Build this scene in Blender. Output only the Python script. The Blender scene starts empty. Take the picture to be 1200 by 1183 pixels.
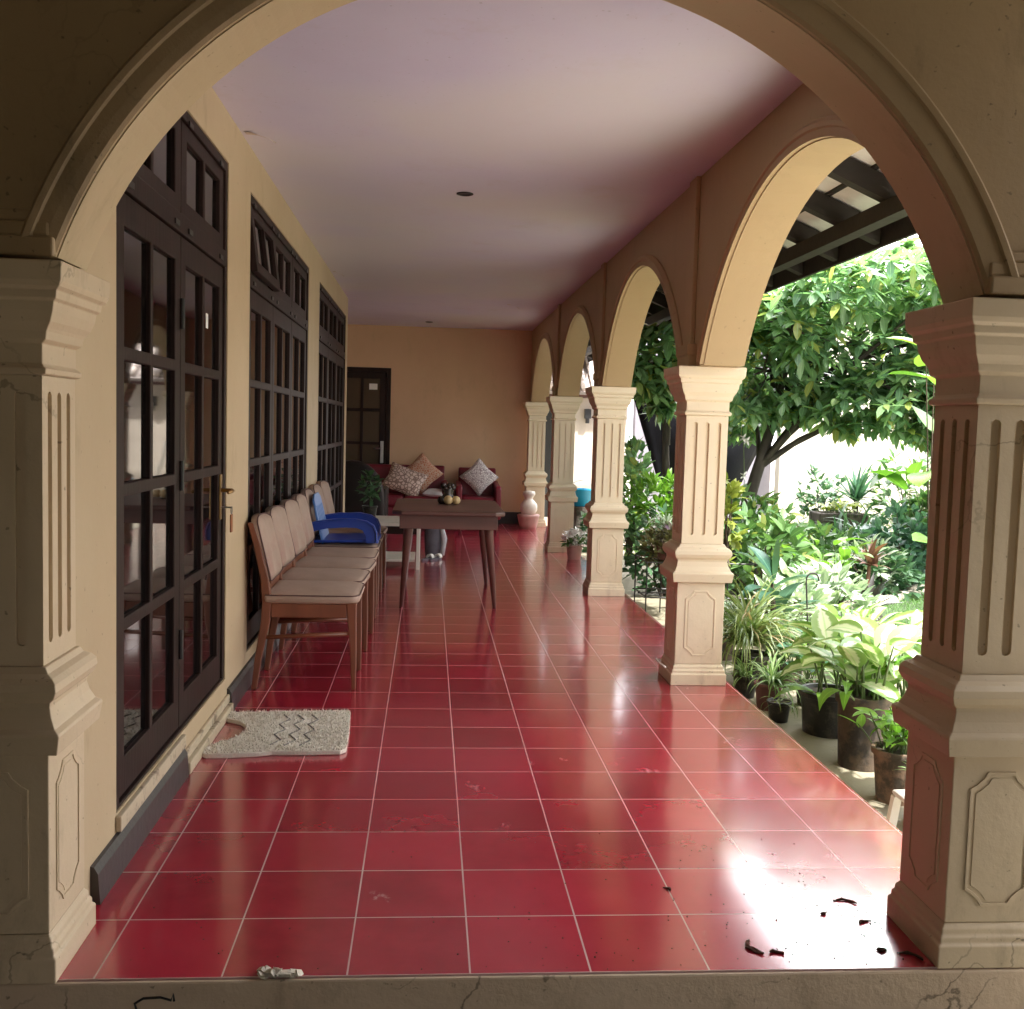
import bpy, math, random
import numpy as np
from mathutils import Vector, Matrix, noise as mnoise
from mathutils.geometry import tessellate_polygon
rad = math.radians
sc = bpy.context.scene
COL = sc.collection
R = random.Random(7)
GZ = -0.18          # garden ground level, porch floor is z = 0

# ------------------------------------------------------------------ materials
MATS = {}
def nt(name):
    m = bpy.data.materials.new(name); m.use_nodes = True
    t = m.node_tree
    b = t.nodes['Principled BSDF']
    MATS[name] = m
    return m, t, b
def N(t, typ, **kw):
    n = t.nodes.new(typ)
    for k, v in kw.items(): setattr(n, k, v)
    return n
def L(t, a, b): t.links.new(a, b)
def mix(t, fac, a, b, mode='MIX'):
    n = N(t, 'ShaderNodeMix', data_type='RGBA', blend_type=mode)
    for sock, v in ((n.inputs[0], fac), (n.inputs[6], a), (n.inputs[7], b)):
        if hasattr(v, 'links'): L(t, v, sock)
        elif isinstance(v, (int, float)): sock.default_value = v
        else: sock.default_value = (*v, 1) if len(v) == 3 else v
    return n.outputs[2]
def ramp(t, src, pts):
    n = N(t, 'ShaderNodeValToRGB'); L(t, src, n.inputs[0])
    el = n.color_ramp.elements
    while len(el) < len(pts): el.new(0.5)
    for e, (p, c) in zip(el, pts):
        e.position = p; e.color = (*c, 1) if not isinstance(c, (int, float)) else (c, c, c, 1)
    return n.outputs[0]
def noise_tex(t, scale, detail=4, rough=.55, coord='Object', stretch=None):
    tc = N(t, 'ShaderNodeTexCoord')
    n = N(t, 'ShaderNodeTexNoise'); n.inputs['Scale'].default_value = scale
    n.inputs['Detail'].default_value = detail; n.inputs['Roughness'].default_value = rough
    if stretch:
        mp = N(t, 'ShaderNodeMapping'); mp.inputs['Scale'].default_value = stretch
        L(t, tc.outputs[coord], mp.inputs[0]); L(t, mp.outputs[0], n.inputs['Vector'])
    else: L(t, tc.outputs[coord], n.inputs['Vector'])
    return n.outputs[0]
def bump(t, b, h, strength=.2, dist=.01):
    n = N(t, 'ShaderNodeBump'); n.inputs['Strength'].default_value = strength; n.inputs['Distance'].default_value = dist
    L(t, h, n.inputs['Height']); L(t, n.outputs[0], b.inputs['Normal']); return n
def scl(c, k): return tuple(min(1, x*k) for x in c)
def simple(name, c, rough=.6, var=.12, vs=6, bs=None, bstr=.15, spec=.5, stretch=None, metal=0, dark=None):
    m, t, b = nt(name)
    n = noise_tex(t, vs, 5, .6, stretch=stretch)
    col = ramp(t, n, [(.3, scl(c, 1-var)), (.7, scl(c, 1+var))])
    if dark:
        n2 = noise_tex(t, dark[0], 6, .7)
        f = ramp(t, n2, [(dark[1], 1.), (dark[1]+.1, 0.)])
        col = mix(t, f, col, dark[2])
    L(t, col, b.inputs['Base Color'])
    b.inputs['Roughness'].default_value = rough; b.inputs['Specular IOR Level'].default_value = spec
    b.inputs['Metallic'].default_value = metal
    if bs: bump(t, b, noise_tex(t, bs, 5, .6, stretch=stretch), bstr, .01)
    return m
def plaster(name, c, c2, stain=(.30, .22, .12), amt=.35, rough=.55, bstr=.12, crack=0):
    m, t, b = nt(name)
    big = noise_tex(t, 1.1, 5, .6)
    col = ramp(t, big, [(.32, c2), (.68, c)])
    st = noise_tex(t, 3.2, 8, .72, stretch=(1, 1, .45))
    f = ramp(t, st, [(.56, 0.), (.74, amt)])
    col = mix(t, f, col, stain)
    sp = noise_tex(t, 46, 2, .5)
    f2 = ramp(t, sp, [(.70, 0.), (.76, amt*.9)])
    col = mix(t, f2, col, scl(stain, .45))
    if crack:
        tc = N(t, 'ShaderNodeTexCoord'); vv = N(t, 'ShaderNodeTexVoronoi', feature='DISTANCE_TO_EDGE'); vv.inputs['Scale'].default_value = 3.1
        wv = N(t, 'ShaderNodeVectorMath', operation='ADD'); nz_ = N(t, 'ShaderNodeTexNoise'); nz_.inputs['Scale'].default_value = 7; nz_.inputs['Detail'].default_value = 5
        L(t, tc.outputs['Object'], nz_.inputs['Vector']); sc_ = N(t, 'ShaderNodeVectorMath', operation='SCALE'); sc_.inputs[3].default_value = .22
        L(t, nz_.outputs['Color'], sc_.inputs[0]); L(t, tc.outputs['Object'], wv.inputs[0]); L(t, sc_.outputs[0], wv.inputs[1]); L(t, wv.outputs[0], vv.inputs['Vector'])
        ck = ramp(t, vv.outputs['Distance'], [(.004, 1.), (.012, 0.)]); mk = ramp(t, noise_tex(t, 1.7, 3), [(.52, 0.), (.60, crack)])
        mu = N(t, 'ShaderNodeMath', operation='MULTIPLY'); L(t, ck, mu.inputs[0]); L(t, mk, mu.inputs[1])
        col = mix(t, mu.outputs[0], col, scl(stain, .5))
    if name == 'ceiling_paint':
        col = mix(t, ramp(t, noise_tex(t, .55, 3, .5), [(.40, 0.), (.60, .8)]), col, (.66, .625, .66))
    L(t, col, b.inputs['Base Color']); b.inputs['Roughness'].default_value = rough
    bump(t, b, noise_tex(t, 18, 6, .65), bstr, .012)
    return m

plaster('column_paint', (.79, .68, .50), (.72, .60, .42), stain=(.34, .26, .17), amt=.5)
plaster('tan_column_paint', (.62, .50, .34), (.52, .41, .27), stain=(.22, .165, .10), amt=.65, bstr=.22, crack=.5)  # darker, tanner tone for the two pillars at the entrance
plaster('wall_paint', (.535, .42, .265), (.46, .35, .21), stain=(.26, .18, .09), amt=.5)
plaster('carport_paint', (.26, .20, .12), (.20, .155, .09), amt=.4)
plaster('bounce_concrete', (.58, .55, .48), (.48, .45, .39), stain=(.25, .22, .17), amt=.4, rough=.8)
plaster('arcade_paint', (.47, .34, .185), (.42, .30, .16), amt=.3)
plaster('front_paint', (.38, .27, .15), (.31, .215, .115), stain=(.11, .08, .045), amt=.6, bstr=.25, crack=.2)  # darker than the house paint: carport shade put into the colour
plaster('back_paint', (.70, .47, .30), (.63, .41, .25), amt=.3)
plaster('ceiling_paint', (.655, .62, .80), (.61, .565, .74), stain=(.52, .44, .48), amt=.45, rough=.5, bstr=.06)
plaster('garden_wall_paint', (.60, .56, .47), (.52, .48, .39), stain=(.5, .42, .30), amt=.35, rough=.8)
plaster('shade_grey_paint', (.30, .28, .32), (.25, .23, .27), stain=(.12, .11, .11), amt=.5, rough=.8)  # grey-lilac stands for the shade beside the white garden wall
plaster('concrete', (.30, .27, .19), (.22, .195, .135), stain=(.08, .07, .045), amt=.7, rough=.75, bstr=.4)
plaster('riser_concrete', (.64, .50, .36), (.52, .40, .28), stain=(.20, .15, .09), amt=.7, crack=.7, rough=.75, bstr=.45)
simple('baseboard_paint', (.042, .038, .038), .35, .2, 5, 30, .15)
simple('sill_paint', (.50, .42, .29), .5, .1, 6, 30, .15, dark=(14, .36, (.2, .15, .1)))
simple('dark_wood', (.021, .0105, .0085), .5, .35, 9, 40, .14, spec=.2, stretch=(1, 1, .12))
simple('chair_wood', (.17, .055, .026), .36, .3, 7, 30, .08, stretch=(1, 1, .15))
simple('table_wood', (.115, .050, .038), .42, .3, 6, 30, .10, stretch=(.15, 1, 1))
simple('pad_fabric', (.36, .258, .20), .75, .10, 8, 220, .2, dark=(2.2, .34, (.33, .20, .16)))
simple('piping_fabric', (.09, .04, .035), .7, .1)
simple('blue_plastic', (.009, .042, .29), .4, .06, 3)
simple('lit_blue_plastic', (.085, .19, .46), .45, .06, 3)  # same blue plastic, light shining through it put into a paler colour
simple('cyan_plastic', (.02, .42, .75), .35, .06, 3)
simple('white_plastic', (.72, .70, .63), .4, .06, 5)
simple('white_paint', (.70, .67, .58), .4, .06, 8)
simple('red_leather', (.16, .012, .024), .38, .2, 4, 60, .12)
simple('dark_leather', (.014, .010, .009), .5, .3, 4, 50, .2, spec=.2)
simple('grey_fabric', (.13, .12, .14), .85, .25, 10, 120, .25)
simple('pale_cloth', (.55, .54, .55), .8, .15, 9, 60, .3)
simple('black_plastic', (.014, .013, .012), .42, .3, 8, 40, .15, dark=(9, .38, (.06, .05, .035)))
simple('terracotta', (.20, .13, .085), .85, .3, 8, 40, .4, dark=(7, .42, (.07, .055, .04)))
simple('mud_pot', (.085, .060, .040), .85, .3, 8, 40, .4, dark=(7, .42, (.03, .025, .02)))
simple('maroon_pot', (.13, .05, .045), .6, .25, 8, 40, .2)
simple('pink_pot', (.52, .30, .27), .5, .2, 8, 30, .2)
simple('ceramic', (.72, .63, .56), .3, .12, 9)
simple('stone', (.12, .10, .085), .9, .35, 9, 25, .6, dark=(6, .42, (.05, .05, .035)))
simple('pale_stone', (.42, .38, .31), .9, .3, 9, 25, .5)
simple('soil', (.05, .035, .022), .95, .4, 30, 60, .6)
simple('bark', (.055, .046, .036), .9, .4, 10, 30, .8, stretch=(1, 1, .3))
simple('iron', (.015, .013, .012), .5, .2, 10)
simple('brass', (.35, .22, .09), .35, .2, 12, metal=.9)
simple('steel', (.45, .44, .43), .3, .1, 8, metal=.9)
simple('tag_leather', (.30, .11, .04), .5, .15, 14)
simple('rafter_wood', (.018, .013, .010), .75, .35, 8, 30, .3, stretch=(.2, 1, 1))
simple('roof_soffit', (.80, .76, .75), .7, .15, 3, 25, .2)
simple('roof_tile', (.34, .30, .28), .8, .25, 6, 20, .4)
simple('house_paint', (.52, .46, .38), .7, .10, 4, 20, .15)
simple('tarp', (.007, .007, .010), .55, .35, 5, 30, .3, spec=.2)
simple('sticker_paper', (.8, .79, .76), .6, .05)
simple('yellow_ball', (.50, .36, .17), .45, .25, 14)
simple('dark_glaze', (.03, .018, .013), .18, .3, 12)
simple('crumb', (.55, .50, .42), .9, .3, 30, 60, .6)
simple('dry_leaf', (.085, .036, .026), .95, .4, 60, spec=.1)
simple('lamp_black', (.02, .02, .02), .4, .1)
simple('flake', (.55, .47, .40), .8, .3, 30)
simple('flower_white', (.85, .83, .80), .6, .05)
simple('orange_plastic', (.45, .10, .03), .4, .1)

# rug: shaggy cream pile
m, t, b = nt('rug_pile')
n = noise_tex(t, 120, 4, .7); n2 = noise_tex(t, 14, 4, .6)
col = mix(t, ramp(t, n2, [(.35, .0), (.7, .5)]), ramp(t, n, [(.3, (.66, .61, .52)), (.65, (.84, .80, .70))]), (.66, .60, .50))
L(t, col, b.inputs['Base Color']); b.inputs['Roughness'].default_value = .95
bump(t, b, n, .4, .01)
simple('rug_line', (.16, .15, .13), .9, .2, 30)

# patterned cushions
def cushion_mat(name, c1, c2, scale):
    m, t, b = nt(name)
    tc = N(t, 'ShaderNodeTexCoord')
    v = N(t, 'ShaderNodeTexVoronoi', feature='DISTANCE_TO_EDGE'); v.inputs['Scale'].default_value = scale
    L(t, tc.outputs['Object'], v.inputs['Vector'])
    L(t, ramp(t, v.outputs['Distance'], [(.09, c2), (.15, c1)]), b.inputs['Base Color'])
    b.inputs['Roughness'].default_value = .8
    bump(t, b, noise_tex(t, 150, 3), .2, .005)
    return m
cushion_mat('cushion_orange', (.46, .17, .09), (.55, .38, .28), 34)
cushion_mat('cushion_beige', (.66, .52, .44), (.26, .17, .14), 22)
cushion_mat('cushion_white', (.80, .75, .73), (.34, .28, .29), 44)

# glass of the doors: opaque panes mirror the garden, room darkness put into their black
m, t, b = nt('dark_glass')
b.inputs['Base Color'].default_value = (.006, .005, .005, 1); b.inputs['Roughness'].default_value = .03
b.inputs['Specular IOR Level'].default_value = .55
bump(t, b, noise_tex(t, 2.2, 2), .03, .01)
m, t, b = nt('milk_glass')
b.inputs['Base Color'].default_value = (.085, .062, .042, 1); b.inputs['Roughness'].default_value = .12
bump(t, b, noise_tex(t, 30, 2), .1, .01)

# floor tiles
m, t, b = nt('red_tile')
tc = N(t, 'ShaderNodeTexCoord')
sep = N(t, 'ShaderNodeSeparateXYZ'); L(t, tc.outputs['Object'], sep.inputs[0])
def M(op, a, bb=None, c=None):
    n = N(t, 'ShaderNodeMath', operation=op)
    for i, v in enumerate((a, bb, c)):
        if v is None: continue
        if hasattr(v, 'links'): L(t, v, n.inputs[i])
        else: n.inputs[i].default_value = v
    return n.outputs[0]
ux = M('DIVIDE', sep.outputs[0], .3); uy = M('DIVIDE', sep.outputs[1], .3)
wob = noise_tex(t, 1.3, 2)
fx = M('FRACT', M('ADD', ux, 100.)); fy = M('FRACT', M('ADD', uy, 100.))
ex = M('MINIMUM', fx, M('SUBTRACT', 1., fx)); ey = M('MINIMUM', fy, M('SUBTRACT', 1., fy))
e = M('MINIMUM', ex, ey)
gw = M('ADD', .0045, M('MULTIPLY', wob, .006))
gr = M('LESS_THAN', e, gw)
cmb = N(t, 'ShaderNodeCombineXYZ')
L(t, M('FLOOR', M('ADD', ux, 100.)), cmb.inputs[0]); L(t, M('FLOOR', M('ADD', uy, 100.)), cmb.inputs[1])
wn = N(t, 'ShaderNodeTexWhiteNoise', noise_dimensions='3D'); L(t, cmb.outputs[0], wn.inputs['Vector'])
tile = mix(t, wn.outputs['Value'], (.265, .008, .023), (.42, .016, .042))
cl = noise_tex(t, 5.5, 6, .65)
tile = mix(t, ramp(t, cl, [(.35, .0), (.72, .45)]), tile, (.46, .030, .055))
dk = noise_tex(t, 1.6, 4, .55)
tile = mix(t, ramp(t, dk, [(.42, .0), (.85, .6)]), tile, (.17, .009, .018))
sc1 = noise_tex(t, 55., 6, .75, stretch=(1, .7, 1)); sc2 = noise_tex(t, 3.4, 3, .5)
scuff = M('MULTIPLY', ramp(t, sc1, [(.50, 0.), (.62, 1.)]), ramp(t, sc2, [(.66, 0.), (.74, .75)]))
tile = mix(t, scuff, tile, (.85, .62, .62))
grc = mix(t, dk, (.40, .22, .21), (.74, .52, .50))
L(t, mix(t, gr, tile, grc), b.inputs['Base Color'])
rr = M('ADD', .12, M('ADD', M('MULTIPLY', cl, .14), M('MULTIPLY', dk, .09)))
L(t, M('MAXIMUM', rr, M('MULTIPLY', gr, .6)), b.inputs['Roughness'])
b.inputs['Specular IOR Level'].default_value = .35; b.inputs['Coat IOR'].default_value = 1.72
b.inputs['Coat Weight'].default_value = .9; b.inputs['Coat Roughness'].default_value = .13
# each tile a little domed and a little tilted
dome = M('MULTIPLY', M('MULTIPLY', M('MULTIPLY', fx, M('SUBTRACT', 1., fx)), M('MULTIPLY', fy, M('SUBTRACT', 1., fy))), 1.6)
tl = M('MULTIPLY', M('SUBTRACT', wn.outputs['Value'], .5), M('ADD', M('MULTIPLY', fy, .25), M('MULTIPLY', fx, .12)))
hh = M('ADD', M('ADD', dome, tl), M('MULTIPLY', noise_tex(t, 7, 3), .09))
hh = M('SUBTRACT', hh, M('MULTIPLY', gr, .25))
bn = bump(t, b, hh, 1., .0035)
L(t, bn.outputs[0], b.inputs['Coat Normal'])

# leaves: colour varies from leaf to leaf, optional pale centre
def leafmat(name, c1, c2, pale=None, yellow=None, rough=.38, trans=.35, edge=False, pw=.5):
    m, t, b = nt(name)
    g = N(t, 'ShaderNodeNewGeometry')
    col = ramp(t, g.outputs['Random Per Island'], [(.0, c1), (.75, c2)] + ([(.86, c2), (.93, yellow)] if yellow else []))
    uv = N(t, 'ShaderNodeUVMap'); sp = N(t, 'ShaderNodeSeparateXYZ'); L(t, uv.outputs[0], sp.inputs[0])
    def mm(op, a, bb):
        n = N(t, 'ShaderNodeMath', operation=op)
        for i, v in enumerate((a, bb)):
            if hasattr(v, 'links'): L(t, v, n.inputs[i])
            else: n.inputs[i].default_value = v
        return n.outputs[0]
    au = mm('ABSOLUTE', sp.outputs[0], 0.)
    if pale:
        w = mm('ADD', mm('MULTIPLY', noise_tex(t, 22, 4, .7), .7), au) if not edge else mm('SUBTRACT', 1.35, au)
        f = ramp(t, w, [(pw, 1.), (pw+.16, 0.)])
        col = mix(t, f, col, pale)
    rib = ramp(t, au, [(.03, .55), (.10, 0.)])
    col = mix(t, rib, col, scl(c2, 1.7))
    L(t, col, b.inputs['Base Color']); b.inputs['Roughness'].default_value = rough
    b.inputs['Specular IOR Level'].default_value = .5
    tr = N(t, 'ShaderNodeBsdfTranslucent'); L(t, mix(t, 1., col, (1.15, 1.25, .75), 'MULTIPLY'), tr.inputs[0])
    ms = N(t, 'ShaderNodeMixShader'); ms.inputs[0].default_value = trans
    L(t, b.outputs[0], ms.inputs[1]); L(t, tr.outputs[0], ms.inputs[2])
    L(t, ms.outputs[0], t.nodes['Material Output'].inputs[0])
    bump(t, b, noise_tex(t, 40, 3), .15, .004)
    return m
leafmat('leaf_tree', (.115, .235, .13), (.23, .37, .18), yellow=(.34, .38, .11), rough=.24, trans=.5)
leafmat('leaf_dark', (.040, .10, .055), (.085, .17, .085), rough=.33)
leafmat('leaf_mid', (.065, .15, .055), (.13, .24, .08), yellow=(.24, .28, .08))
leafmat('leaf_bright', (.10, .24, .03), (.18, .34, .05), rough=.4, trans=.45)
leafmat('leaf_blue', (.045, .12, .085), (.09, .19, .12), rough=.35)
leafmat('leaf_spider', (.10, .20, .06), (.17, .28, .09), pale=(.62, .64, .45), pw=.42)
leafmat('leaf_pale', (.13, .26, .06), (.24, .38, .11), pale=(.70, .74, .56), pw=.72, trans=.35)
leafmat('leaf_white', (.22, .32, .20), (.44, .52, .40), rough=.5, trans=.25)
leafmat('leaf_grass', (.09, .16, .04), (.20, .25, .09), yellow=(.36, .25, .14))
leafmat('leaf_red', (.10, .045, .040), (.17, .085, .06), yellow=(.24, .12, .06))
leafmat('leaf_black', (.018, .024, .020), (.042, .038, .034), rough=.25, trans=.1)
leafmat('leaf_purple', (.22, .10, .20), (.34, .30, .32), rough=.4, yellow=(.42, .06, .26))
leafmat('leaf_yellow', (.15, .20, .03), (.24, .28, .05), rough=.45, trans=.35)
leafmat('leaf_brown', (.07, .055, .03), (.13, .13, .05), rough=.6)
simple('stem_green', (.10, .15, .05), .5, .2, 10)
simple('stem_brown', (.07, .05, .035), .8, .3, 10)
leafmat('grass_blade', (.06, .16, .03), (.12, .25, .06), rough=.5)
simple('lawn_soil', (.05, .085, .03), .9, .4, 20, 50, .6)
simple('bed_soil', (.11, .10, .065), .95, .45, 5, 20, .8, dark=(3, .45, (.04, .04, .02)))

# ------------------------------------------------------------------ mesh builder
class MB:
    def __init__(s): s.v = []; s.f = []; s.uv = {}
    def add(s, verts, faces):
        o = len(s.v); s.v += [tuple(p) for p in verts]; s.f += [tuple(i+o for i in f) for f in faces]
    def box(s, a, b, rot=None, about=None):
        x0, y0, z0 = a; x1, y1, z1 = b
        P = [Vector(p) for p in ((x0,y0,z0),(x1,y0,z0),(x1,y1,z0),(x0,y1,z0),(x0,y0,z1),(x1,y0,z1),(x1,y1,z1),(x0,y1,z1))]
        if rot is not None:
            c = Vector(about) if about is not None else (P[0]+P[6])/2
            P = [c + rot @ (p-c) for p in P]
        s.add(P, [(0,3,2,1),(4,5,6,7),(0,1,5,4),(1,2,6,5),(2,3,7,6),(3,0,4,7)])
        return s
    def tube(s, pts, r, n=8, cap=True, flat=None):
        pts = [Vector(p) for p in pts]
        if not hasattr(r, '__len__'): r = [r]*len(pts)
        rings = []; up = None
        for i, p in enumerate(pts):
            d = (pts[min(i+1, len(pts)-1)] - pts[max(i-1, 0)]).normalized()
            if up is None:
                up = Vector((0,0,1)) if abs(d.z) < .9 else Vector((0,1,0))
            a = d.cross(up).normalized(); bb = a.cross(d).normalized(); up = bb
            rings.append([p + (a*math.cos(2*math.pi*k/n) + bb*math.sin(2*math.pi*k/n)*(flat or 1))*r[i] for k in range(n)])
        V = [q for rg in rings for q in rg]; F = []
        for i in range(len(pts)-1):
            for k in range(n):
                k2 = (k+1) % n
                F.append((i*n+k, i*n+k2, (i+1)*n+k2, (i+1)*n+k))
        if cap: F.append(tuple(range(n))[::-1]); F.append(tuple((len(pts)-1)*n+k for k in range(n)))
        s.add(V, F); return s
    def lathe(s, prof, c=(0,0,0), n=28, wob=0):
        c = Vector(c); V = []; F = []
        for i, (r, z) in enumerate(prof):
            for k in range(n):
                a = 2*math.pi*k/n
                V.append(c + Vector((r*math.cos(a), r*math.sin(a), z)))
        for i in range(len(prof)-1):
            for k in range(n):
                k2 = (k+1) % n
                F.append((i*n+k, i*n+k2, (i+1)*n+k2, (i+1)*n+k))
        if prof[0][0] > 1e-4: F.append(tuple(range(n))[::-1])
        if prof[-1][0] > 1e-4: F.append(tuple((len(prof)-1)*n+k for k in range(n)))
        s.add(V, F); return s
    def loft_sq(s, prof, cx=0, cy=0):
        V = []; F = []
        for z, h in prof:
            V += [(cx-h, cy-h, z), (cx+h, cy-h, z), (cx+h, cy+h, z), (cx-h, cy+h, z)]
        for i in range(len(prof)-1):
            for k in range(4):
                k2 = (k+1) % 4
                F.append((i*4+k, i*4+k2, i*4+4+k2, i*4+4+k))
        F.append((3,2,1,0)); m_ = (len(prof)-1)*4; F.append((m_, m_+1, m_+2, m_+3))
        s.add(V, F); return s
    def plate(s, outer, holes, o, u, v, th):
        """flat plate with holes: 2D loops mapped to o + x*u + y*v, thickness th along -(u x v)"""
        o = Vector(o); u = Vector(u); v = Vector(v); nrm = u.cross(v).normalized()
        loops = [outer] + list(holes)
        tri = tessellate_polygon([[Vector((x, y, 0)) for x, y in lp] for lp in loops])
        flat = [p for lp in loops for p in lp]; n = len(flat)
        V = [o + u*x + v*y for x, y in flat] + [o + u*x + v*y - nrm*th for x, y in flat]
        F = []
        for a, b, c in tri:
            pa, pb, pc = flat[a], flat[b], flat[c]
            ar = (pb[0]-pa[0])*(pc[1]-pa[1]) - (pb[1]-pa[1])*(pc[0]-pa[0])
            if ar < 0: b, c = c, b
            F.append((a, b, c)); F.append((a+n, c+n, b+n))
        i0 = 0
        for li, lp in enumerate(loops):
            k = len(lp)
            ar = sum(lp[i][0]*lp[(i+1) % k][1] - lp[(i+1) % k][0]*lp[i][1] for i in range(k))
            ccw = ar > 0
            for i in range(k):
                a, b = i0+i, i0+(i+1) % k
                if (li == 0) != ccw: a, b = b, a
                F.append((a, a+n, b+n, b))
            i0 += k
        s.add(V, F); return s
    def sweep(s, path, prof, closed=False):
        """path: list of (point, axis_a, axis_b); prof: list of (a, b) closed loop"""
        m_ = len(prof); V = []; F = []
        for p, a, b in path:
            V += [Vector(p) + Vector(a)*x + Vector(b)*y for x, y in prof]
        for i in range(len(path)-1):
            for k in range(m_):
                k2 = (k+1) % m_
                F.append((i*m_+k, i*m_+k2, (i+1)*m_+k2, (i+1)*m_+k))
        F.append(tuple(range(m_))[::-1]); F.append(tuple((len(path)-1)*m_+k for k in range(m_)))
        s.add(V, F); return s
    def leaf(s, base, d, Ln, W, droop=.6, n=4, shape='ovate', fold=.18, roll=0.):
        d = Vector(d).normalized(); base = Vector(base)
        up = Vector((0,0,1)) if abs(d.z) < .97 else Vector((math.cos(roll*9), math.sin(roll*9), 0))
        side = d.cross(up).normalized(); nr = side.cross(d).normalized()
        if roll:
            q = Matrix.Rotation(roll, 3, d); side = q @ side; nr = q @ nr
        o = len(s.v); p = base; st = Ln/n
        for i in range(n+1):
            tt = i/n
            if shape == 'ovate': w = math.sin(math.pi*min(1, tt*.92+.06)**.85)**.9
            elif shape == 'heart': w = (math.sin(math.pi*(tt*.86+.10)))**.7 * (1.15-.35*tt)
            elif shape == 'lance': w = math.sin(math.pi*(tt*.93+.05)**.7)
            else: w = (1-tt**3)*(.55+.45*min(1, tt*3))
            if i == n: w *= .15
            w *= W*.5
            s.v += [tuple(p - side*w), tuple(p - nr*(w*fold)), tuple(p + side*w)]
            s.uv[o+3*i] = (-1, tt); s.uv[o+3*i+1] = (0, tt); s.uv[o+3*i+2] = (1, tt)
            ax = d.cross(Vector((0,0,-1)))
            if ax.length > 1e-3:
                q = Matrix.Rotation(droop/n*(.5+tt), 3, ax.normalized())
                d = (q @ d).normalized(); nr = (q @ nr).normalized(); side = (q @ side).normalized()
            p = p + d*st
        for i in range(n):
            a = o+3*i
            s.f += [(a, a+1, a+4, a+3), (a+1, a+2, a+5, a+4)]
        return p
    def build(s, name, mat, parent=None, smooth=False, bevel=0, absolute=True, segs=2, kind=None):
        me = bpy.data.meshes.new(name)
        off = Vector((0,0,0))
        if parent is not None and absolute:
            r = parent
            while r.parent: r = r.parent
            off = r.location
        me.from_pydata([tuple(Vector(p)-off) for p in s.v], [], s.f)
        if s.uv:
            ul = me.uv_layers.new(name='UVMap')
            li = np.zeros(len(me.loops), np.int32); me.loops.foreach_get('vertex_index', li)
            arr = np.zeros((len(s.v), 2), np.float32)
            for k, q in s.uv.items(): arr[k] = q
            ul.data.foreach_set('uv', arr[li].ravel())
        me.materials.append(MATS[mat])
        if smooth: me.polygons.foreach_set('use_smooth', [True]*len(me.polygons))
        me.update()
        ob = bpy.data.objects.new(name, me); COL.objects.link(ob)
        if parent is not None: ob.parent = parent
        if bevel:
            md = ob.modifiers.new('Bevel', 'BEVEL'); md.width = bevel; md.segments = segs; md.limit_method = 'ANGLE'; md.angle_limit = rad(35)
            md.harden_normals = False
        if kind: ob['kind'] = kind
        return ob
def tag(o, label, cat, group=None):
    o['label'] = label; o['category'] = cat
    if group: o['group'] = group
    return o
def thing(name, label, cat, loc=(0,0,0), rz=0, group=None):
    o = bpy.data.objects.new(name, None); COL.objects.link(o); o.empty_display_size = .1
    o.location = loc; o.rotation_euler = (0, 0, rz)
    return tag(o, label, cat, group)
def dup(o, parent=None):
    c = o.copy(); COL.objects.link(c); c.parent = parent
    for ch in list(o.children): dup(ch, c)
    return c
def subsurf(o, n=2):
    md = o.modifiers.new('Subdivision', 'SUBSURF'); md.levels = n; md.render_levels = n; return o

def arc(cx, cz, r, x0, x1, n=40):
    """points of the upper arc between x0 and x1 (left to right)"""
    a0 = math.acos(max(-1, min(1, (x0-cx)/r))); a1 = math.acos(max(-1, min(1, (x1-cx)/r)))
    return [(cx + r*math.cos(a0+(a1-a0)*i/n), cz + r*math.sin(a0+(a1-a0)*i/n)) for i in range(n+1)]
def slot(x0, x1, z0, z1, n=8):
    r = (x1-x0)/2; cx = (x0+x1)/2
    top = [(cx + r*math.cos(math.pi*i/n), z1-r + r*math.sin(math.pi*i/n)) for i in range(n+1)]
    bot = [(cx + r*math.cos(math.pi+math.pi*i/n), z0+r + r*math.sin(math.pi+math.pi*i/n)) for i in range(n+1)]
    return top + bot
def rect(x0, x1, y0, y1): return [(x0,y0),(x1,y0),(x1,y1),(x0,y1)]

CEIL = 2.67
# ------------------------------------------------------------------ setting
MB().box((-.16, 0, -.05), (2.41, 8.83, 0)).box((-1.4, 8.83, -.05), (2.41, 11.95, 0)).build('porch_floor', 'red_tile', kind='structure')
pf = MB().box((-.5, -.012, -.6), (2.409, -.0005, -.003)).box((-.5, .0, -.6), (2.409, .30, -.0525)).box((2.15, .301, -.6), (2.409, 12, -.0525)).box((-1.4, 11.0, -.6), (2.149, 12, -.0525))
pf.build('porch_plinth', 'riser_concrete', kind='structure', bevel=.006)
MB().box((-.13, .2, CEIL), (2.15, 8.83, CEIL+.05)).box((-1.4, 8.83, CEIL), (2.15, 11.93, CEIL+.05)).build('ceiling', 'ceiling_paint', kind='structure')
MB().box((-60, -60, GZ-.5), (60, 60, GZ)).build('ground', 'concrete', kind='structure')

MB().box((3.2, -9, GZ-.1), (11.79, 2.4, GZ+.006)).build('bounce_slab', 'bounce_concrete', kind='structure')  # unseen pale slab added to bounce sunlight onto the column fronts
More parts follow.
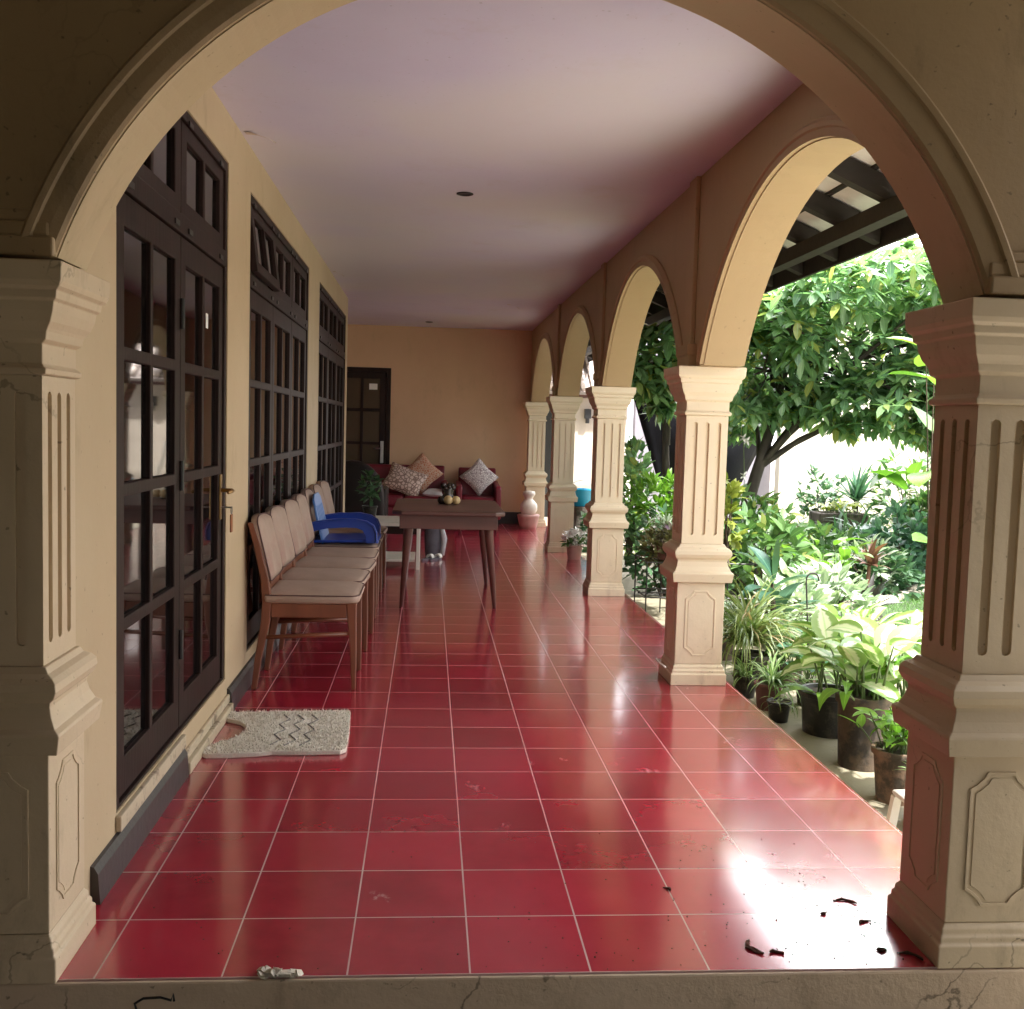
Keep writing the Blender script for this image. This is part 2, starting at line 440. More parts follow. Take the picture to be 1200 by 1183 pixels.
# house wall with three openings (seen along the left of the porch)
OPEN = [(.63, 2.28, .165), (2.84, 5.36, .165), (6.08, 8.74, .165)]
hw = thing('house_wall', 'long ochre plaster house wall holding the tall dark glazed doors', 'wall', (-.13, 4.4, 0))
mb = MB(); mb.plate(rect(.2, 8.83, -.02, 2.72), [rect(a, b, c, 2.46) for a, b, c in OPEN], (-.13, 0, 0), (0,1,0), (0,0,1), .22)
mb.build('wall', 'wall_paint', hw)
mb = MB().box((-1.4, 8.83, 0), (-.131, 8.98, 2.72)) ; mb.build('wall_return', 'wall_paint', hw)
mb = MB().box((-1.55, 8.98, 0), (-1.4, 11.93, 2.72)); mb.build('recess_wall', 'wall_paint', hw)
def skirting(y0, y1):
    m_ = MB(); m_.sweep([((-.13, y, 0), (1,0,0), (0,0,1)) for y in (y0, y1)], [(0,0),(.027,0),(.021,.085),(.010,.105),(0,.108)])
    return m_.build('baseboard', 'baseboard_paint', hw)
skirting(.39, 1.455); skirting(2.33, 8.83)
m_ = MB().box((-.13, .62, .112), (-.112, 1.45, .160)); m_.build('sill', 'sill_paint', hw, bevel=.004)
m_ = MB().box((-.13, 1.46, 0), (-.098, 2.325, .045)).box((-.13, 1.46, .047), (-.115, 2.325, .085)); m_.build('threshold', 'sill_paint', hw, bevel=.005)
# dark sheet standing in for the unlit rooms behind the doors
m_ = MB().box((-.40, .3, -.02), (-.36, 8.8, 2.7)); m_.build('dark_backing', 'baseboard_paint', hw)

bw = thing('end_wall', 'peach plaster end wall of the porch behind the red sofa', 'wall', (.5, 11.93, 0))
MB().plate(rect(-1.55, 2.36, 0, 2.72), [rect(-.62, .235, 0.0001, 2.10)], (0, 11.93, 0), (1,0,0), (0,0,1), .15).build('wall', 'back_paint', bw)
MB().box((.24, 11.905, 0), (2.15, 11.929, .165)).build('baseboard', 'lamp_black', bw, bevel=.004)

# ------------------------------------------------------------------ arcade
ARC_R, ARC_CZ, SPR = 1.459, .96, 1.685
COLY = [.14, 3.04, 5.94, 8.84, 11.70]
ARCC = [1.495, 4.49, 7.39, 10.27]
hx = math.sqrt(ARC_R**2 - (SPR-ARC_CZ)**2)
aw = thing('arcade_wall', 'ochre arched arcade wall carried by the row of fluted columns', 'wall', (2.25, 6, 0))
out = [(.2, 2.95), (.2, SPR)]
for c in ARCC: out += arc(c, ARC_CZ, ARC_R, c-hx, c+hx, 36)
out += [(11.92, SPR), (11.92, 2.95)]
MB().plate(out[::-1], [], (2.15, 0, 0), (0,-1,0), (0,0,1), .21) if False else None
mb = MB(); mb.plate([(-y, z) for y, z in out], [], (2.15, 0, 0), (0,-1,0), (0,0,1), .21)
mb.build('wall', 'arcade_paint', aw)
for c in ARCC:
    mb = MB(); pth = []
    for y, z in arc(c, ARC_CZ, ARC_R, c-hx, c+hx, 48):
        rd = Vector((0, y-c, z-ARC_CZ)).normalized(); pth.append(((2.15, y, z), rd, Vector((-1,0,0))))
    mb.sweep(pth, [(.004,0),(.004,.022),(.034,.022),(.040,.030),(.056,.030),(.064,.022),(.075,.010),(.075,0)])
    mb.build('archivolt', 'arcade_paint', aw, smooth=False)
for y in COLY[1:4]:
    MB().box((2.126, y-.075, 1.80), (2.1495, y+.075, CEIL)).build('pilaster_strip', 'arcade_paint', aw, bevel=.004)
for y in COLY[1:4]:
    mb = MB(); mb.loft_sq([(1.686,.118),(1.74,.118),(1.75,.126),(1.80,.126),(1.805,.10)], 2.225, y)
    mb.build('impost_block', 'arcade_paint', aw)

# front arch wall
FR, FCX, FCZ = 1.170, 1.015, 1.308
fhx = math.sqrt(FR**2-(1.70-FCZ)**2)
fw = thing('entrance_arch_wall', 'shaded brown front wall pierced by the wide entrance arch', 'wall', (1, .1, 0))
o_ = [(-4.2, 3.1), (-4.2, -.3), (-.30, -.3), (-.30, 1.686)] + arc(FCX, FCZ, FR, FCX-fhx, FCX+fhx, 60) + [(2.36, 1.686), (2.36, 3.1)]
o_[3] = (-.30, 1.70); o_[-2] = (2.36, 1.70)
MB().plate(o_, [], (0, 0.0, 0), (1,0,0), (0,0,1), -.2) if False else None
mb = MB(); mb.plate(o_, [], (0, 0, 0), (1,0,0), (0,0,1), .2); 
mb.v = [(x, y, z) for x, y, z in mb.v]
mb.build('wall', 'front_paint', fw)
# arch soffit lining painted like the porch
mb = MB(); pth = []
for x, z in arc(FCX, FCZ, FR, FCX-fhx, FCX+fhx, 60):
    rd = Vector((x-FCX, 0, z-FCZ)).normalized(); pth.append(((x, 0, z), rd, Vector((0,1,0))))
mb.sweep(pth, [(-.012, .003), (-.012, .203), (.03, .203), (.0301, .2005), (-.004, .2005), (-.004, .003)])
mb.build('soffit', 'wall_paint', fw)
mb = MB(); mb2 = MB(); pth = [(p, a, Vector((0,-1,0))) for p, a, b in pth]
mb.sweep(pth, [(-.010,0),(-.010,.010),(-.002,.018),(.020,.021),(.046,.022),(.050,.030),(.064,.032),(.072,.024),(.076,.010),(.080,.0)])
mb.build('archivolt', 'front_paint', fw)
for x0, x1 in ((-.62, -.075), (2.105, 2.36)):
    mb = MB()
    d_ = .012 if x0 < 0 else 0
    mb.box((x0, -.032, 1.694), (x1, -.0005, 1.738)).box((x0, -.024, 1.7385), (x1-d_, -.0005, 1.772)).box((x0, -.014, 1.7725), (x1-2*d_, -.0005, 1.80))
    mb.build('impost_moulding', 'front_paint', fw, bevel=.006)

# columns ---------------------------------------------------------
def make_column(name, label, paint):
    t_ = thing(name, label, 'column', (0,0,0), 0, 'fluted columns along the porch')
    mb = MB(); mb.loft_sq([(0,.150),(.058,.150),(.064,.143),(.078,.143),(.084,.137),(.098,.136),(.106,.129),(.11,.128)])
    mb.build('base_moulding', paint, t_, bevel=.003)
    mb = MB(); mb.loft_sq([(.111,.128),(.548,.128)]); ped = mb.build('pedestal', paint, t_, bevel=.003)
    def octo(hw_, z0, z1, c):
        return [(-hw_+c, z0),(hw_-c, z0),(hw_-c*.8, z0+c*.35),(hw_-c*.35, z0+c*.75),(hw_, z0+c*.95),(hw_, z1-c*.95),(hw_-c*.35, z1-c*.75),(hw_-c*.8, z1-c*.35),(hw_-c, z1),(-hw_+c, z1),(-hw_+c*.8, z1-c*.35),(-hw_+c*.35, z1-c*.75),(-hw_, z1-c*.95),(-hw_, z0+c*.95),(-hw_+c*.35, z0+c*.75),(-hw_+c*.8, z0+c*.35)]
    pm = MB(); pm2 = MB()
    for k in range(4):
        q = Matrix.Rotation(k*math.pi/2, 3, 'Z')
        o = q @ Vector((0, -.1315, 0)); u = q @ Vector((1,0,0))
        pm.plate(octo(.082, .155, .505, .045), [octo(.075, .163, .497, .042)], o, u, (0,0,1), .0038)
        o = q @ Vector((0, -.1300, 0))
        pm.plate(octo(.066, .172, .488, .040), [], o, u, (0,0,1), .0019)
    pm.build('panel', paint, ped, bevel=.0015)
    mb = MB(); mb.loft_sq([(.549,.131),(.553,.157),(.598,.164),(.604,.161),(.612,.150),(.636,.139),(.660,.133),(.671,.135),(.683,.147),(.70,.154),(.718,.152),(.730,.142),(.738,.128),(.752,.120)])
    mb.build('surbase', paint, t_, bevel=.002)
    mb = MB(); mb.loft_sq([(.753,.1005),(1.430,.1005)])
    xs = [-.063, 0, .063]
    for k in range(4):
        q = Matrix.Rotation(k*math.pi/2, 3, 'Z')
        o = q @ Vector((0, -.112, 0)); u = q @ Vector((1,0,0))
        e_ = .112 if k % 2 == 0 else .1004
        mb.plate(rect(-e_, e_, .753, 1.430), [slot(x-.013, x+.013, .80, 1.395) for x in xs], o, u, (0,0,1), .0114)
    mb.build('shaft', paint, t_)
    mb = MB(); mb.loft_sq([(1.431,.114),(1.434,.124),(1.446,.126),(1.452,.118),(1.458,.114),(1.503,.114),(1.512,.126),(1.530,.129),(1.538,.133),(1.552,.142),(1.575,.150),(1.596,.153),(1.602,.161),(1.620,.163),(1.628,.172),(1.640,.177),(1.682,.179),(1.685,.17)])
    mb.build('capital', paint, t_, bevel=.002)
    return t_
clab = ['cream fluted column nearest the camera at the right of the entrance arch', 'sunlit cream fluted column second from the entrance, beside the grassy pots',
        'cream fluted column third from the entrance, left of the purple bromeliad', 'cream fluted column fourth from the entrance, beside the pink flower pot', 'farthest cream fluted column, standing by the end wall behind a white jar']
c0 = make_column('column', clab[0], 'tan_column_paint'); c1 = make_column('column', clab[1], 'column_paint')
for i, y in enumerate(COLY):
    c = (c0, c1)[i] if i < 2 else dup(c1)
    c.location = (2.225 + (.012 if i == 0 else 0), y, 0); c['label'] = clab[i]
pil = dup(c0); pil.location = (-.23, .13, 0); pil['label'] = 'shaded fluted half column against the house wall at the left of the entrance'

# ------------------------------------------------------------------ eave roof over the terrace edge
er = thing('eave_roof', 'dark timber eave with rafters and pale soffit along the garden side', 'roof', (2.9, 5, 2.6))
SL = .42
def ez(x): return 2.53 + (3.42-x)*SL
n_ = Vector((SL, 0, 1)).normalized()
mb = MB(); mb.plate([(-16, 0), (0.6, 0), (.6, 3.2), (-16, 3.2)], [], (3.46, 0, ez(3.46)+.17), (0,-1,0), (-1,0,SL), -.03)
mb.build('roof_deck', 'roof_soffit', er)
mb = MB(); mb.plate([(-16, 0), (0.6, 0), (.6, 3.2), (-16, 3.2)], [], (3.52, 0, ez(3.52)+.23), (0,-1,0), (-1,0,SL), -.04)
mb.build('roof_tiles', 'roof_tile', er)
k = 0; y = -.15
while y < 15.5:
    mb = MB(); a = [Vector((3.46, y, ez(3.46))), Vector((2.2, y, ez(2.2)))]
    V = []
    for p in a:
        for dy, dz in ((-.04,.0),(.04,.0),(.04,.125),(-.04,.125)): V.append(p+Vector((0,dy,dz)))
    mb.add(V, [(0,1,5,4),(1,2,6,5),(2,3,7,6),(3,0,4,7),(3,2,1,0),(4,5,6,7)])
    mb.build('rafter', 'rafter_wood', er); y += .655
for x, h_ in ((3.22, .09), (2.62, .09)):
    mb = MB().box((x-.045, -.3, ez(x)-.10), (x+.045, 15.5, ez(x)-.005)); mb.build('purlin', 'rafter_wood', er)
mb = MB()
for j in range(5):
    x = 3.40-.27*j
    mb.box((x-.02, -.3, ez(x)+.13), (x+.02, 15.5, ez(x)+.162))
mb.build('battens', 'rafter_wood', er)
mb = MB().box((3.465, -.5, ez(3.46)-.02), (3.49, 15.6, ez(3.46)+.22)); mb.build('fascia', 'rafter_wood', er)

# unseen carport around the viewer; right and rear walls added to shape the light
cr = tag(MB().box((-4.2, -7.5, 2.78), (3.2, -.001, 2.9)).build('carport_roof', 'carport_paint'), 'dark plaster carport ceiling in front of the entrance arch', 'roof')
tag(MB().box((-4.4, -7.5, GZ), (-4.2, .2, 2.9)).build('carport_wall', 'carport_paint'), 'shaded plaster side wall left of the carport', 'wall')
tag(MB().box((-4.4, -7.7, GZ), (1.2, -7.501, 2.9)).box((1.2, -7.7, 1.55), (3.2, -7.501, 2.9)).build('rear_light_gap_wall', 'carport_paint'), 'unseen added wall with a low light gap at the rear of the carport', 'wall')  # rear wall and its low gap added to send light onto the step
tag(MB().box((3.05, -7.5, GZ), (3.2, -.6, 2.779)).build('light_block_wall', 'carport_paint'), 'unseen added wall blocking light along the right of the carport', 'wall')  # added wall that cuts the light reaching the front arch
# house above and behind
tag(MB().box((-9, -7.5, 3.23), (2.0, 12.2, 3.6)).build('house_roof', 'roof_tile'), 'flat grey roof covering the house and its porch', 'roof')
tag(MB().box((-9, .2, GZ), (-8.8, 12.2, 3.2)).box((-8.8, 12.09, GZ), (2.36, 12.25, 3.2)).build('rear_house_wall', 'house_paint'), 'plain outer wall at the rear of the house', 'wall')

# ------------------------------------------------------------------ french doors and windows
ROWS = [(1.55, 1.905), (1.14, 1.51), (.73, 1.10), (.30, .69)]
XF = -.142
def leaf_panel(name, parent, y0, y1, z0, z1, rows, stile=.075, munt=.034, hole_z=None):
    ym = (y0+y1)/2
    cols = [(y0+stile, ym-munt/2), (ym+munt/2, y1-stile)]
    hs = [rect(-b, -a, r0, r1) for a, b in cols for r0, r1 in rows]
    hs = [rect(a, b, r0, r1) for a, b in cols for r0, r1 in rows]
    mb = MB(); mb.plate(rect(y0, y1, z0, z1), hs, (XF, 0, 0), (0,1,0), (0,0,1), .034)
    o = mb.build(name, 'dark_wood', parent, bevel=.004)
    mb = MB().box((XF-.022, y0+.04, rows[-1][0]-.02), (XF-.016, y1-.04, rows[0][1]+.02)); mb.build('pane', 'dark_glass', o)
    return o
def french(name, label, cat, y0, y1, n, door=False, group=None):
    z0, z1 = .168, 2.457
    t_ = thing(name, label, cat, (XF, (y0+y1)/2, 0), 0, group)
    y0 += .003; y1 -= .003
    fr = .042; w = (y1-y0-2*fr)/n
    hs = [rect(y0+fr, y1-fr, 2.075, z1-fr), rect(y0+fr, y1-fr, z0+.012, 2.005)]
    mb = MB(); mb.plate(rect(y0, y1, z0, z1), hs, (-.1335, 0, 0), (0,1,0), (0,0,1), .085); mb.build('frame', 'dark_wood', t_, bevel=.003)
    lv = []
    for i in range(n):
        a = y0+fr+w*i+.003; b = y0+fr+w*(i+1)-.003
        if door and i == n-1:
            lf = leaf_panel('door_leaf', t_, a, b, .09, 2.0, ROWS)
        else:
            lf = leaf_panel('fixed_leaf' if door else 'window_leaf', t_, a, b, z0+.016, 2.0, ROWS)
        lv.append((lf, a, b))
        tl = leaf_panel('transom_leaf', t_, a, b, 2.08, z1-fr-.003, [(2.135, 2.355)], stile=.085)
        if not door and i == 0 and group and y0 < 4:
            piv = Vector((XF, 0, 2.42)) ; q = Matrix.Rotation(rad(-7), 3, 'Y')
            for ob in [tl] + list(tl.children):
                for v in ob.data.vertices:
                    p = Vector(v.co) + t_.location; p = piv + q @ (p-piv); v.co = p - t_.location
            tl['label'] = 'transom leaf tilted open outward'
        # hinges on the rails
        hb = MB()
        for zz in (2.418, 2.03):
            for yy in (a+.10, b-.10):
                hb.box((-.1333, yy-.03, zz-.010), (-.127, yy+.03, zz+.010))
        hb.build('hinge', 'lamp_black', t_, bevel=.002)
    return t_, lv
GRP = 'tall glazed windows in the house wall'
d1, lv = french('french_door', 'tall dark brown glazed double door nearest the entrance, with key in its handle', 'door', OPEN[0][0], OPEN[0][1], 2, True)
lf, a, b = lv[1]
hb = MB()
for zz in (1.72, 1.13, .50): hb.tube([(-.136, a-.003, zz-.055), (-.136, a-.003, zz+.055)], .009, 8)
hb.build('hinge', 'lamp_black', lf)
h = MB().box((XF+.0005, b-.060, .90), (XF+.008, b-.020, 1.10)); hd = h.build('handle', 'brass', lf, bevel=.003)
h = MB().tube([(XF, b-.04, 1.03), (XF+.055, b-.04, 1.03), (XF+.062, b-.07, 1.03), (XF+.060, b-.16, 1.028)], [.009,.009,.009,.007], 8); h.build('lever', 'brass', hd, smooth=True)
MB().plate(rect(a+.50, a+.545, 1.715, 1.775), [], (XF-.0150, 0, 0), (0,1,0), (0,0,1), .0006).build('sticker', 'sticker_paper', lf)
kt = thing('key_tag', 'brown leather tag hanging from the key of the nearest glazed door', 'key tag', (XF+.05, b-.04, .9))
MB().tube([(XF+.009, b-.04, .955), (XF+.055, b-.04, .955)], .004, 6).tube([(XF+.052, b-.04+.016*math.cos(q), .943+.016*math.sin(q)) for q in [x*.5 for x in range(14)]], .002, 5).build('key', 'steel', kt)
MB().box((XF+.048, b-.060, .845), (XF+.056, b-.022, .925)).build('tag', 'tag_leather', kt, bevel=.004)
french('french_window', 'wide dark three-leaf glazed window behind the row of chairs, one transom tilted open', 'window', OPEN[1][0], OPEN[1][1], 3, False, GRP)
french('french_window', 'farthest dark three-leaf glazed window, at the corner beside the dark armchair', 'window', OPEN[2][0], OPEN[2][1], 3, False, GRP)

# door in the end wall
ed = thing('glazed_door', 'dark brown glazed door in the end wall behind the dark armchair', 'door', (-.19, 11.95, 0))
mb = MB(); mb.plate(rect(-.618, .233, .003, 2.098), [rect(-.56, .175, .01, 2.04)], (0, 11.926, 0), (1,0,0), (0,0,1), .09); mb.build('frame', 'dark_wood', ed, bevel=.004)
cols = [(-.45, -.305), (-.265, -.02)]; cols = [(-.45, -.13), (-.10, .055)]; cols = [(-.47,-.30),(-.265,-.085),(-.05, .075)]
cols = [(-.46, -.175), (-.135, .085)]
rows = [(1.545, 1.95), (1.09, 1.50), (.62, 1.05)]
mb = MB(); mb.plate(rect(-.557, .172, .012, 2.037), [rect(p, q, r0, r1) for p, q in cols for r0, r1 in rows], (0, 11.938, 0), (1,0,0), (0,0,1), .035); dl = mb.build('door_leaf', 'dark_wood', ed, bevel=.004)
MB().box((-.53, 11.952, .1), (.15, 11.958, 2.0)).build('pane', 'milk_glass', dl)
MB().box((-.06, 11.9375-.001, 1.80), (.05, 11.951, 1.88)).build('sticker', 'sticker_paper', dl)
h = MB().box((.105, 11.925, .80), (.148, 11.9375, 1.10)); hd = h.build('handle', 'steel', dl, bevel=.003)
MB().tube([(.126, 11.93, 1.0), (.126, 11.885, 1.0), (.02, 11.885, 1.0)], .009, 8).build('lever', 'steel', hd)

# ------------------------------------------------------------------ chairs
CG = 'brown upholstered chairs in a row along the wall'
def make_chair():
    t_ = thing('dining_chair', '', 'chair', (0,0,0), 0, CG)
    W2 = .225
    for s in (-1, 1):
        y = s*(W2-.018)
        # rear leg and back post as one bent board
        pts = [(-.075, 0), (-.055, .16), (-.022, .34), (-.015, .45), (-.028, .56), (-.065, .72), (-.100, .835)]
        wd = [.026, .034, .044, .046, .040, .034, .028]
        outl = [(x-w/2, z) for (x, z), w in zip(pts, wd)] + [(x+w/2, z) for (x, z), w in reversed(list(zip(pts, wd)))]
        mb = MB(); mb.plate(outl, [], (0, y-.016, 0), (1,0,0), (0,0,1), -.032) if False else mb.plate(outl, [], (0, y-.016, 0), (1,0,0), (0,0,1), .032)
        mb.v = [(p[0], p[1]+.0, p[2]) for p in mb.v]
        mb.build('rear_leg', 'chair_wood', t_, bevel=.006)
        mb = MB()
        V = []
        for z, x, hx_, hy_ in ((0, .418, .011, .011), (.2, .414, .016, .014), (.36, .405, .022, .016), (.442, .402, .025, .017)):
            V += [(x-hx_, y-hy_, z), (x+hx_, y-hy_, z), (x+hx_, y+hy_, z), (x-hx_, y+hy_, z)]
        mb.add(V, [(i*4+k, i*4+(k+1) % 4, i*4+4+(k+1) % 4, i*4+4+k) for i in range(3) for k in range(4)] + [(3,2,1,0), (12,13,14,15)])
        mb.build('front_leg', 'chair_wood', t_, bevel=.005)
        mb = MB().box((.006, y-.012, .365), (.379, y+.012, .435)); mb.build('side_rail', 'chair_wood', t_, bevel=.004)
        mb = MB().tube([(-.030, y, .262), (.398, y, .285)], .011, 8); mb.build('stretcher', 'chair_wood', t_, smooth=True)
    mb = MB().box((.384, -W2+.054-.018, .368), (.406, W2-.054+.018, .435)); mb.build('front_rail', 'chair_wood', t_, bevel=.004)
    # seat pad: domed cushion
    def rrect(g, r_=.055):
        x0_, x1_, y_ = -.028-g*.3, .437+g, .226+g; o_ = []
        for cx_, cy_, a0, rr_ in ((x1_-r_, y_-r_, 0, r_), (x0_+.02, y_-.02, 90, .02), (x0_+.02, -y_+.02, 180, .02), (x1_-r_, -y_+r_, 270, r_)):
            for q in range(5): o_.append((cx_+rr_*math.cos(rad(a0+22.5*q)), cy_+rr_*math.sin(rad(a0+22.5*q))))
        return o_
    mb = MB(); V = []; F = []; lay = [(.437,-.006),(.446,.002),(.462,.006),(.474,.003),(.482,-.006),(.490,-.030),(.497,-.07),(.502,-.12),(.504,-.17)]
    for z_, g_ in lay:
        V += [(x, y, z_) for x, y in rrect(g_, max(.012, .055+g_*.2))]
    m_ = 20
    for i in range(len(lay)-1):
        for k in range(m_): F.append((i*m_+k, i*m_+(k+1) % m_, (i+1)*m_+(k+1) % m_, (i+1)*m_+k))
    F.append(tuple(range(m_))[::-1]); F.append(tuple((len(lay)-1)*m_+k for k in range(m_)))
    mb.add(V, F); st = mb.build('seat', 'pad_fabric', t_, smooth=True)
    pp = [(x, y, .478) for x, y in rrect(.0035)]
    MB().tube(pp+[pp[0]], .003, 6).build('piping', 'piping_fabric', st)
    # back rest pad between the posts, a little curved, with rounded top
    def bx(z): return -.020 - (z-.53)*.235 - .0
    nz, ny = 10, 10; Vf = []; Vb = []
    outl = []
    for i in range(nz+1):
        tz = i/nz
        for j in range(ny+1):
            v = -1+2*j/ny
            zz = .535 + (.325 - .028*abs(v)**3)*tz + .014*abs(v)**3*(1-tz)
            hw_ = .205 + .012*tz
            bul = (1-abs(v)**6)*(1-abs(2*tz-1)**6)
            dishing = .012*v*v
            Vf.append((bx(zz) + .014 + .020*bul**.5 + dishing, v*hw_, zz)); Vb.append((bx(zz) - .016 + dishing, v*hw_, zz))
    mb = MB(); k = (nz+1)*(ny+1)
    F = []
    for i in range(nz):
        for j in range(ny):
            a_ = i*(ny+1)+j; F.append((a_, a_+1, a_+ny+2, a_+ny+1)); F.append((k+a_, k+a_+ny+1, k+a_+ny+2, k+a_+1))
    rim = [j for j in range(ny+1)] + [i*(ny+1)+ny for i in range(1, nz+1)] + [nz*(ny+1)+j for j in range(ny-1, -1, -1)] + [i*(ny+1) for i in range(nz-1, 0, -1)]
    for q in range(len(rim)):
        a_, b_ = rim[q], rim[(q+1) % len(rim)]; F.append((b_, a_, a_+k, b_+k))
    mb.add(Vf+Vb, F)
    br = mb.build('backrest', 'pad_fabric', t_, smooth=True)
    MB().tube([Vector(Vf[r_])+Vector((.001,0,0)) for r_ in rim]+[Vf[rim[0]]], .0035, 6).build('piping', 'piping_fabric', br)
    mb = MB().box((-.034, -W2+.036, .47), (-.012, W2-.036, .525)); mb.build('back_rail', 'chair_wood', t_, bevel=.004)
    return t_
CH = [(2.955, 'brown padded wooden chair nearest the camera at the front of the wall row'), (3.455, 'second brown padded chair from the camera in the wall row'),
      (3.965, 'third brown padded chair from the camera in the wall row'), (4.475, 'fourth brown padded chair, right before the chair carrying the blue plastic one'),
      (5.04, 'brown padded chair carrying the blue plastic armchair on its seat'),
      (5.60, 'brown padded chair just beyond the blue plastic chair'), (6.12, 'farthest brown padded chair in the row, beside the white low table')]
ch0 = make_chair()
for i, (y, lab) in enumerate(CH):
    c = ch0 if i == 0 else dup(ch0)
    c.location = (R.uniform(-.012, .012) if i else 0, y, 0); c.rotation_euler = (0, 0, rad(R.uniform(-3.5, 3.5)) if i else 0); c['label'] = lab

# blue plastic armchair
bc = thing('plastic_armchair', 'blue legless plastic armchair resting on a brown chair, with back coloured as if lit through', 'chair', (.0, 5.04, 0))
def strip(mb, pts, half, th, axis):
    """ribbon of thickness th along a polyline in XZ, width along Y"""
    pass
mb = MB(); x0 = 0.0
prof = [(-.02, .522), (.42, .535), (.435, .520), (.43, .503), (.41, .512), (-.02, .503)]
mb.plate(prof, [], (0, 4.81, 0), (1,0,0), (0,0,1), 0.0001) if False else None
mb.sweep([((0, y_, 0), (1,0,0), (0,0,1)) for y_ in (4.81, 5.27)], prof); mb.build('seat', 'blue_plastic', bc, bevel=.006)
def board(p0, p1, wtop, wbot, yc, slats=True):
    pass
mb = MB(); bh = []
for k in range(5):
    c_ = -.155+.0775*k; bh.append(slot(c_-.018, c_+.018, .10, .34, 4))
ang = rad(13)
mb.plate([(-.225, -.01), (.225, -.01), (.235, .25), (.205, .40), (.12, .445), (-.12, .445), (-.205, .40), (-.235, .25)], bh, (.055, 5.04, .505), (0,1,0), (-math.sin(ang)*.76, 0, math.cos(ang)*.76), .016)
mb.build('backrest', 'lit_blue_plastic', bc, bevel=.004)['label'] = 'blue backrest coloured paler for light shining through'
for s in (-1, 1):
    yc = 5.04 + s*.255
    # arm: curved band from the back post over and down to the front of the seat, in side view
    o_ = [(-.075, .585), (.0, .625), (.12, .655), (.27, .665), (.345, .645), (.395, .595), (.415, .52), (.415, .40), (.35, .40), (.345, .49), (.325, .545), (.285, .572), (.20, .575), (.08, .56), (.0, .53), (-.05, .47), (-.06, .40), (-.02, .40), (-.02, .385), (-.095, .385)]
    zs = lambda z: .503 + (z-.385)*.60
    o_ = [(x, zs(z)) for x, z in o_]
    mb = MB(); mb.plate(o_, [], (0, yc-.012, 0), (1,0,0), (0,0,1), .024)
    mb.v = [tuple(p) for p in mb.v]; mb.build('armrest', 'blue_plastic', bc, bevel=.006)
    top = [(-.075, .588), (.0, .628), (.12, .658), (.27, .668), (.347, .648), (.398, .597), (.418, .52), (.418, .40)]
    top = [(x, zs(z)) for x, z in top]
    mb = MB(); mb.sweep([((x, yc, z), (0,1,0), Vector((0,0,1)) if i < 4 else Vector((.8,0,.5)).normalized() if i < 6 else Vector((1,0,0))) for i, (x, z) in enumerate(top)], [(-.032,0),(.032,0),(.030,.008),(-.030,.008)])
    mb.build('arm_cap', 'blue_plastic', bc, bevel=.003)
# wooden table with splayed legs
tb = thing('wooden_table', 'brown wooden table with chamfered top and splayed tapering legs', 'table', (.93, 5.7, 0))
x0, x1, y0, y1 = .515, 1.335, 5.02, 6.30; c_ = .07
mb = MB(); mb.sweep([((0,0,z), (1,0,0), (0,1,0)) for z in (.690, .722)], [(x0+c_,y0),(x1-c_,y0),(x1,y0+c_),(x1,y1-c_),(x1-c_,y1),(x0+c_,y1),(x0,y1-c_),(x0,y0+c_)]); mb.build('tabletop', 'table_wood', tb, bevel=.008)
mb = MB(); mb.plate(rect(x0+.055, x1-.055, y0+.05, y1-.05), [rect(x0+.08, x1-.08, y0+.075, y1-.075)], (0,0,.689), (1,0,0), (0,1,0), .10); mb.build('apron', 'table_wood', tb, bevel=.003)
for xa, xb in ((x0+.125, .592), (x1-.125, 1.280)):
    for ya, yb in ((y0+.12, 5.17), (y1-.12, 6.34)):
        mb = MB(); mb.tube([(xa, ya, .688), (xa*.85+xb*.15, ya*.85+yb*.15, .588), (xb, yb, 0)], [.036, .034, .014], 10); mb.build('leg', 'table_wood', tb, smooth=True)
# ornament on the table
orn = thing('table_ornament', 'dark glazed ornament with two tan balls on the wooden table', 'ornament', (.94, 5.75, .722))
mb = MB(); mb.lathe([(.001,0),(.05,0),(.056,.02),(.05,.05),(.035,.075),(.042,.10),(.038,.135),(.02,.15),(.001,.152)], (.93, 5.83, .7225)); mb.build('vase', 'dark_glaze', orn, smooth=True)
for dx, dy, r_ in ((-.075, -.03, .030), (-.020, -.105, .036), (.042, -.09, .034)):
    mb = MB(); mb.lathe([(.001,0)]+[(r_*math.sin(q*math.pi/10), r_-r_*math.cos(q*math.pi/10)) for q in range(1, 10)]+[(.001,2*r_)], (.95+dx, 5.80+dy, .7225), 16)
    mb.build('ball', 'yellow_ball' if dx > -.05 else 'dark_glaze', orn, smooth=True)
mb = MB()
for k in range(9):
    a_ = k*.7; p = Vector((.93+.04*math.cos(a_), 5.83+.04*math.sin(a_), .72+.125+.01*(k % 3))); mb.lathe([(.001,-.02),(.016,-.012),(.02,0),(.015,.013),(.001,.02)], p, 8)
mb.build('beads', 'dark_glaze', orn, smooth=True)

